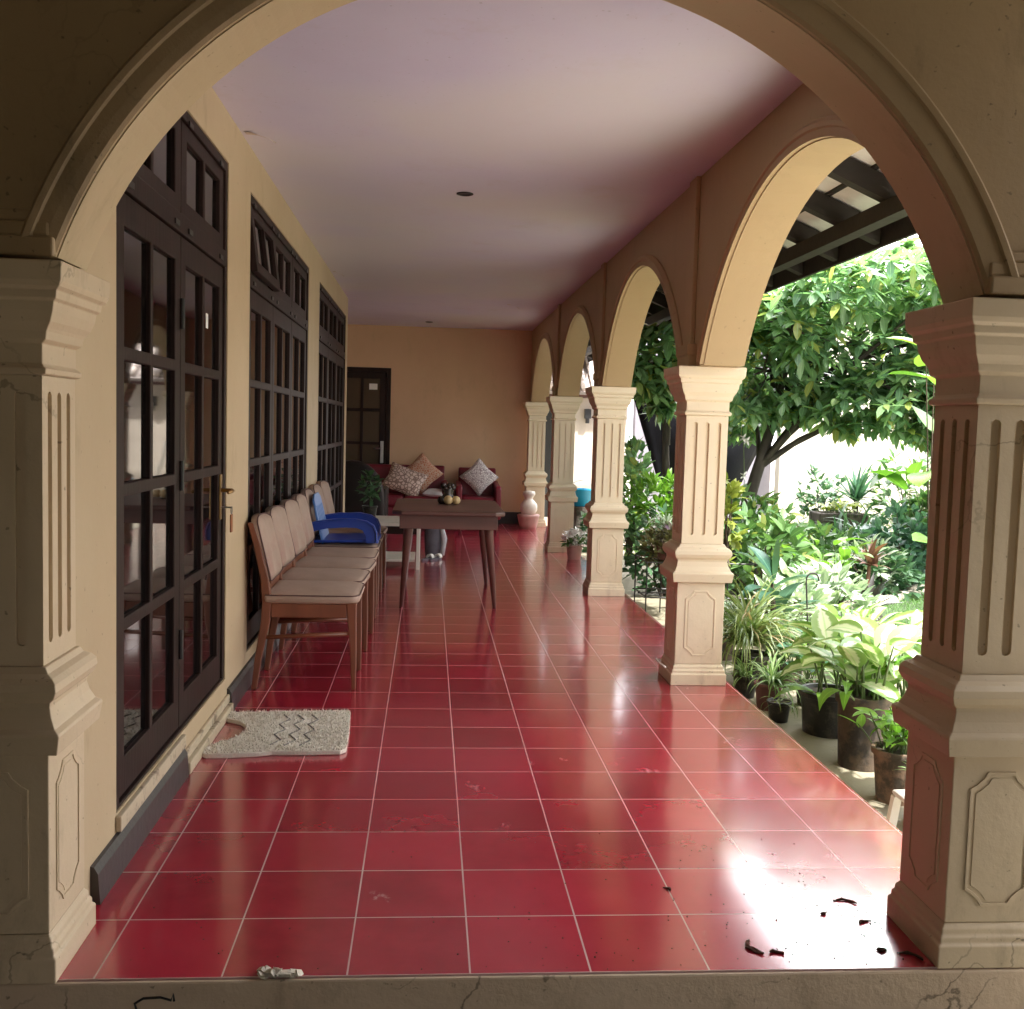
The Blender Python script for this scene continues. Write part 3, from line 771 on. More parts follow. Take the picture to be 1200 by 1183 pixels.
# ------------------------------------------------------------------ sofa corner
def cushion(name, label, mat, c, w, h_, th, rx, roll, rz=0, cat='cushion'):
    n = 14; V = []; F = []
    for s in (1, -1):
        for i in range(n+1):
            for j in range(n+1):
                u = -1+2*i/n; v = -1+2*j/n
                e_ = max(0, (1-u*u))**.5*max(0, (1-v*v))**.5
                pin = 1-.10*(1-abs(u))*(abs(v)**3) ; pin2 = 1-.10*(1-abs(v))*(abs(u)**3)
                V.append((u*w/2*pin2, s*th/2*e_**.8, v*h_/2*pin))
    k = (n+1)**2
    for i in range(n):
        for j in range(n):
            a_ = i*(n+1)+j; F.append((a_, a_+n+1, a_+n+2, a_+1)); F.append((k+a_, k+a_+1, k+a_+n+2, k+a_+n+1))
    mb = MB(); mb.add(V, F); o = mb.build(name, mat, smooth=True)
    o.matrix_world = Matrix.Translation(c) @ Matrix.Rotation(rz, 4, 'Z') @ Matrix.Rotation(rx, 4, 'X') @ Matrix.Rotation(roll, 4, 'Y')
    return tag(o, label, cat)
def sofa(name, label, cat, xa, xb, yb, mat, seats, top=.79):
    t_ = thing(name, label, cat, ((xa+xb)/2, yb-.4, 0))
    MB().box((xa+.06, yb-.70, .10), (xb-.06, yb-.08, .26)).build('base', mat, t_, bevel=.015)
    w = (xb-xa-.14)/seats
    for k in range(seats):
        o = MB().box((xa+.07+w*k+.006, yb-.72, .262), (xa+.07+w*(k+1)-.006, yb-.17, .41)).build('seat_cushion', mat, t_, bevel=.04, segs=4)
    MB().sweep([((x, 0, 0), (0,1,0), (0,0,1)) for x in (xa+.04, xb-.04)], [(yb-.20,.27),(yb-.04,.20),(yb-.005,top-.03),(yb-.04,top),(yb-.10,top),(yb-.13,top-.04)]).build('backrest', mat, t_, bevel=.022, segs=3)
    for x in (xa, xb-.075):
        MB().sweep([((x, 0, 0), (0,1,0), (0,0,1)), ((x+.075, 0, 0), (0,1,0), (0,0,1))], [(yb-.74,.12),(yb-.06,.12),(yb-.06,.60),(yb-.20,.58),(yb-.70,.56),(yb-.74,.52)]).build('armrest', mat, t_, bevel=.02, segs=3)
    for x in (xa+.06, xb-.06):
        for y in (yb-.66, yb-.12): MB().tube([(x, y, .12), (x, y, 0)], [.02, .014], 8).build('leg', 'dark_wood', t_)
    return t_
sofa('sofa', 'dark red leather sofa against the end wall with two cushions on it', 'sofa', -.62, 1.03, 11.88, 'red_leather', 3)
sofa('armchair', 'dark red leather armchair against the end wall, right of the sofa', 'armchair', 1.14, 1.73, 11.88, 'red_leather', 1, .775)
cushion('cushion', 'beige patterned cushion lying low on the red sofa', 'cushion_beige', (.46, 11.36, .60), .52, .40, .16, rad(-32), rad(22))
cushion('cushion', 'orange patterned cushion standing on its corner on the red sofa', 'cushion_orange', (.68, 11.56, .69), .42, .42, .15, rad(-20), rad(45))
cushion('cushion', 'white speckled cushion standing on its corner on the red armchair', 'cushion_white', (1.45, 11.52, .66), .38, .38, .15, rad(-18), rad(45))
cushion('folded_cloth', 'pale crumpled cloth lying on the red sofa seat', 'pale_cloth', (.86, 11.25, .455), .28, .26, .09, rad(-80), .3, cat='cloth')
# dark armchair seen from behind
da = thing('armchair', 'big dark brown leather armchair with rounded back before the end door', 'armchair', (-.15, 9.7, 0))
V = []; n = 18
def outl(z):
    return None
mb = MB(); pr = []
for i in range(n+1):
    a_ = math.pi*i/n; pr.append((.37*math.cos(a_), .42 + .50*math.sin(a_)**.8))
pr = [(.37,.14)] + pr + [(-.37,.14)]
mb.sweep([((-.09, 9.30+dy, 0), Vector((1,.0,0))*s_, Vector((0,0,1))*(.985 if s_ < 1 else 1)) for dy, s_ in ((0,.92),(.04,1),(.16,1),(.22,.9))], pr)
mb.build('backrest', 'dark_leather', da, bevel=.02, smooth=True)
MB().box((-.42, 9.50, .14), (.18, 10.1, .42)).build('seat', 'dark_leather', da, bevel=.04, segs=3)
for x in (-.52, .20): MB().box((x, 9.46, .10), (x+.10, 10.1, .60)).build('armrest', 'dark_leather', da, bevel=.035, segs=3)
for x in (-.40, .16):
    for y in (9.4, 10.0): MB().tube([(x, y, .145), (x, y, 0)], [.022, .016], 8).build('leg', 'dark_wood', da)
# white low table
wt = thing('low_table', 'white low table with lower shelf beside the wooden table', 'table', (.4, 7.4, 0))
MB().box((-.02, 7.10, .405), (.74, 7.80, .44)).build('tabletop', 'white_paint', wt, bevel=.006)
MB().box((.02, 7.16, .07), (.66, 7.74, .095)).build('shelf', 'white_paint', wt, bevel=.004)
for x in (.03, .69):
    for y in (7.15, 7.74): MB().box((x-.016, y-.016, 0), (x+.016, y+.016, .404)).build('leg', 'white_paint', wt, bevel=.003)
for x in (.69,):
    pts = [(x, 7.17+.54*i/10, .03+.09*math.sin(math.pi*i/10)) for i in range(11)]
    MB().tube(pts, .012, 6).build('brace', 'white_paint', wt)
MB().box((.04, 7.14, .33), (.69, 7.16, .404)).build('apron', 'dark_wood', wt)  # dark strip standing in for the shadow under the white top
# grey stool and slippers
gs = thing('pouffe', 'grey cloth covered stool behind the wooden table', 'stool', (.84, 8.1, 0))
mb = MB(); pr_ = [(.075,.0),(.085,.02),(.092,.12),(.095,.26),(.09,.33),(.07,.345),(.001,.35)]
mb.lathe(pr_, (.84, 8.12, 0), 20); mb.build('cover', 'grey_fabric', gs, smooth=True)
mb = MB().tube([(.915, 8.06, .33), (.945, 8.03, .2), (.93, 8.02, .03)], [.02,.03,.02], 8); mb.build('drape', 'pale_cloth', gs, smooth=True)
for k, (x, y) in enumerate(((.78, 7.86), (.86, 7.90))):
    s_ = thing('slipper', 'pair of pale slippers on the floor by the grey stool', 'slipper', (x, y, 0), rad(-30), 'slippers by the stool')
    MB().sweep([((0,0,z), (1,0,0), (0,1,0)) for z in (0, .018)], [(.035*math.cos(q)*(1 if math.sin(q) > 0 else .8), .11*math.sin(q)) for q in [i*math.pi/8 for i in range(16)]]).build('sole', 'grey_fabric', s_, absolute=False)
    MB().sweep([((0, .03+.05*i/4, .018), (1,0,0), (0,0,1)) for i in range(5)], [(.036*math.cos(i*math.pi/8), .04*math.sin(i*math.pi/8)) for i in range(9)]+[(-.03,0),(-.0,.032),(.03,0)]).build('strap', 'white_plastic', s_, absolute=False)

# ------------------------------------------------------------------ rug
rg = thing('bath_mat', 'cream shaggy mat with a cut-out and dark zigzag lines before the glazed door', 'mat', (.2, 1.98, 0))
ol = [(-.100,1.665),(-.085,1.650),(0.0,1.655),(.12,1.672),(.17,1.690),(.30,1.690),(.44,1.70),(.462,1.73),(.455,2.0),(.438,2.28),(.420,2.300),(.20,2.285),(-.06,2.262),(-.105,2.250),(-.128,2.225),(-.125,2.185),(-.095,2.155),(-.03,2.110),(.005,2.05),(.015,1.98),(.0,1.90),(-.04,1.83),(-.088,1.76),(-.108,1.71)]
mb = MB(); mb.plate(ol, [], (0,0,.020), (1,0,0), (0,1,0), .0195); rb = mb.build('pile', 'rug_pile', rg, bevel=.009, segs=3)
mb = MB()
for k in range(3):
    xx = .165+.058*k; pts = [(xx+.018*(1 if i % 2 else -1)+.004*k, 1.76+.075*i, .0215) for i in range(7)]
    mb.tube(pts, .0035, 5)
mb.build('zigzag', 'rug_line', rb)
# shag tufts
mb = MB(); 
def inside(x, y, P):
    c = False; j = len(P)-1
    for i in range(len(P)):
        if ((P[i][1] > y) != (P[j][1] > y)) and (x < (P[j][0]-P[i][0])*(y-P[i][1])/(P[j][1]-P[i][1])+P[i][0]): c = not c
        j = i
    return c
while len(mb.v) < 3*5200:
    x = R.uniform(-.13, .47); y = R.uniform(1.64, 2.31)
    if not inside(x, y, ol): continue
    if any(abs(x-(.165+.058*k)) < .026 for k in range(3)) and R.random() < .6 and 1.75 < y < 2.22: continue
    a_ = R.uniform(0, 6.28); w = .0035; h_ = R.uniform(.006, .012); q = Vector((math.cos(a_), math.sin(a_), 0))
    p = Vector((x, y, .019)); sd = Vector((-q.y, q.x, 0))*w
    mb.add([p-sd, p+sd, p+q*R.uniform(.002,.010)+Vector((0,0,h_))], [(0,1,2)])
mb.build('tufts', 'rug_pile', rb)

# ------------------------------------------------------------------ small things on floor and ceiling
def debris(x, y, L_, w, a_, lab, mat='dry_leaf', nm='dry_leaf', curl=.35, cat='leaf litter', grp='leaf litter on the tiles'):
    L_ *= .55; w *= .5; q_ = random.Random(int(x*1000+y*7000)); n = 22; P_ = []
    for i in range(n):
        an = 2*math.pi*i/n; k_ = q_.uniform(.35, 1.15)
        u_ = math.cos(an)*L_*.5*(.75+.3*k_); v_ = math.sin(an)*w*k_*1.1
        P_.append((u_, v_+.9*L_*(u_/L_)**2*(1 if x*10 % 2 > 1 else -1)))
    mb = MB(); mb.plate(P_, [], (0,0,.0022), (1,0,0), (0,1,0), .0019)
    mb.v = [(vx, vy, vz+.004*math.sin(vx*90+x*9)**2 if vz > .001 else vz) for vx, vy, vz in mb.v]
    o = mb.build(nm, mat); o.location = (x, y, .001); o.rotation_euler = (0,0,a_); return tag(o, lab, cat, grp)
debris(1.635, .105, .14, .022, rad(105), 'dark curled leaf scrap at the front tiles, left of the grout line')
debris(1.70, .085, .07, .014, rad(-15), 'small broken scrap touching the dark curled leaf scrap')
debris(2.0, .375, .12, .010, rad(-20), 'thin dark twig-like scrap highest on the bright tiles')
debris(1.905, .29, .028, .012, 0, 'small dark crumb on the grout crossing of the bright tiles')
debris(2.00, .245, .07, .012, rad(20), 'thin dark scrap between the crumb and the column base')
debris(1.985, .085, .055, .02, rad(10), 'dark triangular scrap just left of the nearest column base')
debris(2.055, .06, .12, .012, rad(-40), 'long dark scrap lying against the nearest column base')
debris(1.50, .46, .05, .010, rad(-50), 'small reddish scrap on the third tile row')
cp = MB(); 
rr_ = random.Random(5)
for k in range(16):
    u_ = rr_.gauss(0, .4); p = Vector((.555+.06*u_, rr_.uniform(-.006, .022), .003+.006*max(0, 1-abs(u_)*1.6))); s_ = rr_.uniform(.004, .013)
    q_ = Matrix.Rotation(rr_.uniform(0,6), 3, Vector((rr_.random(), rr_.random(), 1)).normalized())
    cp.add([p+q_@Vector((x*s_*rr_.uniform(.6,1.4), y*s_*rr_.uniform(.5,1.2), z*s_*.45)) for x in (-1,1) for y in (-1,1) for z in (-1,1)], [(0,1,3,2),(4,6,7,5),(0,4,5,1),(2,3,7,6),(0,2,6,4),(1,5,7,3)])
o = cp.build('plaster_crumb', 'crumb'); o.location.x = -.13; tag(o, 'whitish heap of broken plaster on the front edge of the floor', 'rubble')
mb = MB(); mb.tube([(.105,-.0135,-.075),(.10,-.0135,-.055),(.12,-.0135,-.042),(.16,-.0135,-.040),(.185,-.0135,-.048),(.19,-.0135,-.032),(.192,-.0135,-.05)], .003, 5)
tag(mb.build('bent_wire', 'iron'), 'dark bent wire stuck to the front face of the porch step', 'wire')
for (x, y, lab, gx) in ((.944, 3.628, 'dark round recessed light in the middle of the porch ceiling', .05), (.737, 11.2, 'dark round recessed light far down the porch ceiling', .05)):
    t_ = thing('ceiling_light', lab, 'ceiling light', (x, y, CEIL), 0, 'recessed ceiling lights')
    MB().lathe([(.048,-.0005),(.049,-.005),(.040,-.008),(.036,-.003)], (x, y, CEIL), 24).build('rim', 'iron', t_, smooth=True)
    MB().lathe([(.001,-.0025),(.0359,-.0025)], (x, y, CEIL), 24).build('lamp', 'lamp_black', t_)
for x, y, s_, lab in ((-.06, 2.56, .14, 'torn paint flake hanging at the ceiling edge above the nearest door'), (-.06, 6.95, .10, 'small paint flake hanging at the ceiling edge above the far window'), (1.634, 8.94, .13, 'peeling paint flake hanging from the ceiling near the arcade')):
    mb = MB(); V = []
    for i in range(6):
        tt = i/5; V += [(tt*s_-.05, -.02*(1-tt)-.012*math.sin(i*2), -.004-.04*tt*tt), (tt*s_-.05, .03*(1-tt)+.01*math.sin(i*3), -.003-.035*tt*tt)]
    mb.add(V, [(2*i,2*i+2,2*i+3,2*i+1) for i in range(5)]); o = mb.build('paint_flake', 'flake'); o.location = (x, y, CEIL); tag(o, lab, 'paint flake', 'peeling paint flakes')
mb = MB(); r_ = random.Random(77)
for k in range(230):
    x = r_.gauss(1.75, .38) if k % 3 else r_.uniform(0, 2.3); y = abs(r_.gauss(0, .45))+.01; s_ = r_.uniform(.0007, .0019)
    if x > 2.05 or x < -.02: continue
    mb.lathe([(.001,-.0005),(s_*1.6,.0),(s_,s_*.9),(.001,s_*1.1)], (x, y, .0005), 5)
o = mb.build('floor_grit', 'dry_leaf', kind='stuff'); o['label'] = 'fine grit and leaf crumbs on the front tiles'
# white cable loop round the second column base
mb = MB(); mb.tube([(2.06+.03*math.cos(q)-.02, 2.93+.11*math.sin(q), .02+.05*(1+math.sin(q*.5))) for q in [1.2+i*.35 for i in range(10)]], .006, 6)
tag(mb.build('cable_loop', 'white_plastic', smooth=True), 'white cable loop at the foot of the second column', 'cable')

# ------------------------------------------------------------------ plants
def rnd_dir(r_, tilt0, tilt1, az=None):
    a_ = r_.uniform(0, 2*math.pi) if az is None else az
    t_ = r_.uniform(tilt0, tilt1)
    return Vector((math.cos(a_)*math.sin(t_), math.sin(a_)*math.sin(t_), math.cos(t_)))
def pot_mesh(parent, c, r_, h_, mat, name='pot', taper=.78, rim=True):
    prof = [(.001, 0), (r_*taper, 0), (r_*.97, h_*.88)] + ([(r_*1.07, h_*.885), (r_*1.08, h_)] if rim else [(r_, h_)]) + [(r_*.93, h_), (r_*.90, h_*.90), (.001, h_*.88)]
    o = MB().lathe(prof, c, 26).build(name, mat, parent, smooth=False, bevel=.003)
    o.data.polygons.foreach_set('use_smooth', [True]*len(o.data.polygons))
    MB().lathe([(.001, .0), (r_*.90, -.003)], (c[0], c[1], c[2]+h_*.93), 18).build('soil', 'soil', o)
    return o
def strap_plant(par, c, n, L_, W, mat, seed, tilt=(.1, 1.0), droop=1.6, name='leaves', shape='strap', nseg=6, spread=.03):
    r_ = random.Random(seed); mb = MB()
    for k in range(n):
        p = Vector(c)+Vector((r_.uniform(-spread, spread), r_.uniform(-spread, spread), 0))
        mb.leaf(p, rnd_dir(r_, *tilt), L_*r_.uniform(.6, 1.1), W*r_.uniform(.8, 1.15), droop*r_.uniform(.5, 1.2), nseg, shape, roll=r_.uniform(-.25, .25))
    return mb.build(name, mat, par, smooth=True)
def cane_plant(par, c, n, H, L_, W, mat, seed, spread=.06, lean=.35, shape='ovate', stem='stem_green', fold=.2, droop=1.1, leaves=1, tz=.5):
    """leaves on petioles/stems"""
    r_ = random.Random(seed); st = MB(); mb = MB()
    for k in range(n):
        p0 = Vector(c)+Vector((r_.uniform(-spread, spread), r_.uniform(-spread, spread), 0))
        d = rnd_dir(r_, 0, lean); hh = H*r_.uniform(tz, 1.08); d2 = rnd_dir(r_, .5, 1.4, math.atan2(d.y, d.x)+r_.uniform(-.8, .8))
        pts = [p0]
        for q in range(1, 5): pts.append(p0+d*hh*q/4+Vector((d.x, d.y, 0))*hh*.25*(q/4)**2)
        st.tube(pts, [max(.003, .0065*L_/.3)]*3+[.004, .003], 5, cap=False)
        for q in range(leaves):
            tp = pts[-1] if q == 0 else p0.lerp(pts[-1], r_.uniform(.45, .95))
            dd = d2 if q == 0 else rnd_dir(r_, .5, 1.5)
            mb.leaf(tp, dd, L_*r_.uniform(.7, 1.12), W*r_.uniform(.8, 1.15), droop*r_.uniform(.5, 1.3), 6, shape, fold=fold, roll=r_.uniform(-.5, .5))
    st.build('stems', stem, par, smooth=True)
    return mb.build('leaves', mat, par, smooth=True)
def bush(par, c, rx, ry, rz_, n, L_, W, mat, seed, stems=True, shape='ovate', clump=3, nseg=3, droop=.6):
    r_ = random.Random(seed); mb = MB(); c = Vector(c)
    tips = []
    for k in range(n):
        while True:
            u = Vector((r_.uniform(-1,1), r_.uniform(-1,1), r_.uniform(-1,1)))
            if .25 < u.length < 1 and mnoise.noise(u*2.3+Vector((seed,0,0))) > -.25: break
        p = c+Vector((u.x*rx, u.y*ry, u.z*rz_)); tips.append(p)
        for q in range(clump):
            d = (u.normalized()*.7+rnd_dir(r_, 0, 1.9)).normalized()
            mb.leaf(p, d, L_*r_.uniform(.6, 1.15), W*r_.uniform(.8, 1.2), droop, nseg, shape, roll=r_.uniform(-.8, .8))
    if stems:
        st = MB(); b_ = c-Vector((0,0,rz_))
        for k in range(min(16, n)):
            tp = tips[k*len(tips)//16 % len(tips)]; st.tube([b_+Vector((r_.uniform(-.04,.04), r_.uniform(-.04,.04), -.05)), b_.lerp(tp, .5)+Vector((0,0,.03)), tp], [.010,.006,.003], 5, cap=False)
        st.build('stems', 'stem_brown', par)
    return mb.build('leaves', mat, par, smooth=True)
PG = 'potted plants beside the porch'
def P(name, label, x, y, z=GZ, cat='plant', grp=None): return thing(name, label, cat, (x, y, z), 0, grp)

# row of pots beside the porch edge
t_ = P('potted_plant', 'brown clay pot of leafy seedlings, second from the nearest column', 2.76, 1.68, grp=PG); pot_mesh(t_, (2.76,1.68,GZ), .098, .225, 'terracotta')
cane_plant(t_, (2.76,1.68,GZ+.2), 34, .17, .11, .045, 'leaf_bright', 11, spread=.075, lean=.7, leaves=2, shape='lance'); 
t_ = P('potted_plant', 'small dark pot with grassy white-edged leaves half behind the nearest column', 2.775, 1.44, grp=PG); pot_mesh(t_, (2.775,1.44,GZ), .07, .18, 'black_plastic')
strap_plant(t_, (2.775,1.44,GZ+.17), 22, .17, .022, 'leaf_spider', 12, (.1,.9), 1.0)
t_ = P('potted_plant', 'tall dark pot of pale broad-leaved plant, beside the clay pot', 2.80, 2.13, grp=PG); pot_mesh(t_, (2.80,2.13,GZ), .118, .34, 'mud_pot', taper=.85)
cane_plant(t_, (2.82,2.14,GZ+.31), 13, .32, .27, .125, 'leaf_pale', 13, spread=.08, lean=.55, droop=1.3, leaves=2)
cane_plant(t_, (2.78,2.10,GZ+.31), 12, .14, .20, .06, 'leaf_bright', 14, spread=.09, lean=.9, droop=1.9, shape='lance')
t_ = P('potted_plant', 'wide black pot of pale variegated plant, behind the tall dark pot', 2.85, 2.66, grp=PG); pot_mesh(t_, (2.85,2.66,GZ), .145, .22, 'black_plastic', taper=.86)
cane_plant(t_, (2.87,2.66,GZ+.19), 14, .40, .26, .125, 'leaf_pale', 15, spread=.10, lean=.5, droop=1.3, leaves=2)
r_ = random.Random(4); mb = MB()
for a_, ln in ((3.5, .30), (4.2, .27), (2.9, .22), (5.0, .28)):
    mb.leaf((2.85+.08*math.cos(a_), 2.66+.08*math.sin(a_), GZ+.21), rnd_dir(r_, 1.0, 1.25, a_), ln, .075, 1.2, 6, 'lance')
mb.build('low_leaves', 'leaf_bright', t_, smooth=True)
t_ = P('potted_plant', 'pale yellow-green broad-leaved plant in a dark pot, tallest in the pot row', 3.12, 2.25, grp=PG); pot_mesh(t_, (3.12,2.25,GZ), .13, .27, 'mud_pot')
cane_plant(t_, (3.12,2.25,GZ+.24), 15, .36, .30, .15, 'leaf_pale', 16, spread=.10, lean=.55, droop=1.3, leaves=2)
t_ = P('potted_plant', 'small black pot with a wilted strappy plant, before the wide black pot', 2.66, 2.86, grp=PG); pot_mesh(t_, (2.66,2.86,GZ), .062, .11, 'black_plastic')
strap_plant(t_, (2.66,2.86,GZ+.1), 13, .17, .012, 'leaf_grass', 17, (.5,1.4), 2.2)
t_ = P('spider_plant', 'white striped spider plant in a maroon pot beside the porch edge', 2.74, 3.12, grp=PG); pot_mesh(t_, (2.68,3.10,GZ), .075, .15, 'maroon_pot')
strap_plant(t_, (2.70,3.11,GZ+.14), 70, .27, .016, 'leaf_spider', 18, (.1,1.25), 2.1)
t_ = P('spider_plant', 'small green striped spider plant in a grey pot near the second column', 2.63, 3.36, grp=PG); pot_mesh(t_, (2.63,3.36,GZ), .07, .13, 'black_plastic')
strap_plant(t_, (2.63,3.36,GZ+.12), 40, .20, .013, 'leaf_spider', 19, (.1,1.3), 2.0)
t_ = P('grass_plant', 'tall arching grassy plant with drying tips right of the second column', 2.70, 3.62, grp=PG); pot_mesh(t_, (2.74,3.62,GZ), .11, .2, 'black_plastic')
strap_plant(t_, (2.70,3.60,GZ+.26), 320, .58, .014, 'leaf_grass', 20, (.05,1.05), 2.4, nseg=7, spread=.07)
# canna-like and other big leaves
t_ = P('broad_leaf_plant', 'plant with big upright green paddle leaves behind the grassy pot', 3.05, 4.05)
MB().tube([(3.03,4.05,GZ),(3.02,4.05,.15),(3.0,4.06,.40)], [.022,.02,.012], 8).build('stem', 'stem_brown', t_)
mb = MB(); r_ = random.Random(21)
for (z, az, tl_, ln, w, dr) in ((.38,3.0,.35,.36,.16,1.3),(.40,1.2,.2,.34,.15,1.0),(.36,-.7,.7,.34,.13,1.4),(.33,3.6,.9,.30,.13,1.6),(.10,-.4,.5,.38,.15,1.1),(.06,-1.3,.7,.36,.14,1.4),(.30,-2.2,.8,.30,.13,1.6),(.15,.4,.3,.34,.13,1.0),(.42,2.2,.4,.3,.13,1.0)):
    mb.leaf((3.01,4.05,z), rnd_dir(r_, tl_, tl_+.05, az), ln, w, dr, 7, 'ovate', fold=.25)
mb.build('leaves', 'leaf_blue', t_, smooth=True)
mb = MB()
for (x, y, z, az, tl_, ln, w) in ((3.18,3.85,GZ,-.6,.35,.42,.15),(3.22,3.82,GZ,-2.2,.30,.36,.13),(3.26,3.9,GZ,.3,.5,.40,.14)):
    mb.leaf((x,y,z+.02), rnd_dir(r_, tl_, tl_+.05, az), ln, w, .8, 7, 'ovate', fold=.3)
mb.build('low_leaves', 'leaf_bright', t_, smooth=True)
rod = thing('shepherd_hook', 'thin iron rod with a curled hook standing among the pots', 'plant hook', (3.02, 3.4, GZ))
MB().tube([(3.025,3.4,GZ),(2.995,3.4,.30),(2.978,3.4,.50)]+[(2.978+.038-.038*math.cos(q), 3.4, .50+.045*math.sin(q)) for q in [i*.4 for i in range(1, 9)]], .005, 6).build('rod', 'iron', rod, smooth=True)
MB().tube([(3.02,3.40,GZ),(3.02,3.40,GZ+.01)], .03, 10).build('foot', 'iron', rod)
for (nm, lab, x, y, fn) in (
    ('potted_plant', 'low pot of narrow dark leaves between the grassy plant and the paddle leaves', 2.98, 3.62, lambda t: cane_plant(t, (2.98,3.62,GZ+.12), 16, .20, .17, .05, 'leaf_mid', 91, spread=.07, lean=.7, shape='lance', leaves=2)),
    ('potted_plant', 'pot of round bluish leaves behind the two striped spider plants', 2.95, 3.18, lambda t: cane_plant(t, (2.95,3.18,GZ+.12), 20, .20, .11, .08, 'leaf_blue', 92, spread=.07, lean=.7, shape='heart')),
    ('spider_plant', 'pale striped spider plant behind the wide black pot', 3.05, 2.95, lambda t: strap_plant(t, (3.05,2.95,GZ+.15), 60, .32, .017, 'leaf_spider', 93, (.1,1.2), 2.0)),
    ('potted_plant', 'pot of small pale leaves close to the wire rack and second column', 2.78, 4.35, lambda t: cane_plant(t, (2.78,4.35,GZ+.12), 26, .26, .12, .06, 'leaf_white', 94, spread=.08, lean=.7, leaves=2)),
    ('potted_plant', 'pot of drooping narrow green leaves before the white shrub', 3.45, 3.75, lambda t: strap_plant(t, (3.45,3.75,GZ+.12), 50, .42, .032, 'leaf_mid', 95, (.1,1.1), 1.7, shape='lance'))):
    t_ = P(nm, lab, x, y, grp=PG); pot_mesh(t_, (x, y, GZ), .085, .13, 'mud_pot'); fn(t_)
# fuller planting behind
def W(name, label, x, y, fn, grp=None, z=GZ, cat='plant'):
    t_ = P(name, label, x, y, z, cat, grp); fn(t_); return t_
SG = 'garden shrubs'
W('variegated_shrub', 'white variegated shrub glowing in the sun in mid garden', 3.85, 5.3, lambda t: bush(t, (3.85,5.3,.06), .36,.38,.26, 150, .15,.06, 'leaf_white', 31, clump=3), SG)
W('variegated_shrub', 'smaller pale shrub beside the big green paddle leaves', 3.35, 4.75, lambda t: bush(t, (3.35,4.75,.10), .26,.30,.28, 90, .14,.055, 'leaf_white', 32), SG)
W('shrub', 'yellow-green leafy shrub left of the white variegated shrub', 3.55, 5.9, lambda t: bush(t, (3.55,5.9,.30), .35,.35,.40, 110, .17,.06, 'leaf_mid', 33), SG)
W('shrub', 'bright green broad-leaved clump behind the white variegated shrub', 4.35, 6.6, lambda t: cane_plant(t, (4.35,6.6,GZ), 34, .55, .26, .10, 'leaf_bright', 34, spread=.28, lean=.5), SG)
W('cordyline', 'reddish cordyline with a pink stem above the dark bromeliads', 4.72, 6.5, lambda t: (MB().tube([(4.72,6.5,GZ),(4.71,6.5,.05),(4.72,6.5,.30)], [.022,.02,.014], 8).build('stem', 'leaf_red', t), strap_plant(t, (4.72,6.5,.20), 24, .26, .050, 'leaf_red', 35, (.1,1.35), .9, shape='lance')))
W('bromeliad', 'larger dark bromeliad with blackish strap leaves at the lawn edge', 4.42, 5.85, lambda t: strap_plant(t, (4.42,5.85,GZ+.08), 30, .36, .060, 'leaf_black', 36, (.15,1.25), .7, shape='lance'))
W('bromeliad', 'smaller dark bromeliad left of the larger one by the lawn', 4.12, 5.70, lambda t: strap_plant(t, (4.12,5.70,GZ+.05), 24, .28, .050, 'leaf_black', 37, (.2,1.3), .8, shape='lance'))
W('fern_clump', 'dark green strappy clump right of the stone trough', 5.35, 8.3, lambda t: strap_plant(t, (5.35,8.3,.1), 120, .75, .035, 'leaf_dark', 38, (.05,1.0), 1.6, spread=.22), SG)
W('spiky_plant', 'spiky fan-leaved plant before the white wall', 5.75, 9.3, lambda t: (MB().tube([(5.75,9.3,GZ),(5.75,9.3,.62)], .03, 8).build('trunk', 'stem_brown', t), strap_plant(t, (5.75,9.3,.60), 46, .48, .045, 'leaf_blue', 39, (.05,1.3), .5)), SG)
W('shrub', 'small-leaved dark shrub left of the spiky plant before the white wall', 5.45, 9.6, lambda t: bush(t, (5.45,9.6,.55), .30,.30,.42, 130, .10,.05, 'leaf_dark', 40), SG)
W('shrub', 'tall airy green shrub behind the lawn, near the white wall', 6.35, 9.0, lambda t: bush(t, (6.35,9.0,.62), .55,.50,.65, 260, .16,.05, 'leaf_mid', 41, shape='lance'), SG)
W('shrub', 'dense blue-green shrub at the far end of the lawn', 5.55, 7.6, lambda t: bush(t, (5.55,7.6,.22), .45,.40,.42, 240, .13,.06, 'leaf_blue', 42), SG)
W('shrub', 'large round-leaved pale green bush at the right of the lawn', 6.1, 8.0, lambda t: bush(t, (6.1,8.0,.35), .42,.42,.50, 230, .14,.085, 'leaf_mid', 43, shape='heart'), SG)
W('shrub', 'low dark leafy bush edging the lawn', 5.15, 7.1, lambda t: bush(t, (5.15,7.1,.02), .36,.30,.24, 130, .13,.06, 'leaf_dark', 44), SG)
W('banana_plant', 'young banana-like plant with big ragged leaves beside the nearest column', 5.75, 7.9, lambda t: cane_plant(t, (5.9,7.9,GZ), 11, 1.25, .60, .20, 'leaf_bright', 45, spread=.14, lean=.32, droop=1.3, fold=.3, tz=.7))
W('fig_plant', 'tall plant with large lobed bright leaves close behind the nearest column', 3.75, 3.3, lambda t: cane_plant(t, (3.80,3.3,GZ), 9, 1.95, .30, .22, 'leaf_bright', 46, spread=.10, lean=.11, droop=1.0, shape='heart', leaves=2, tz=.86, stem='stem_brown'))
W('shrub', 'green leafy mass between the tarpaulin and the second column', 3.9, 7.2, lambda t: bush(t, (3.8,7.2,.36), .55,.45,.42, 240, .15,.055, 'leaf_mid', 47), SG)
W('fern_plant', 'pale feathery plant beneath the leaning tree trunk', 4.55, 8.6, lambda t: strap_plant(t, (4.55,8.6,.05), 70, .60, .05, 'leaf_mid', 48, (.1,1.2), 1.3, shape='lance'), SG)
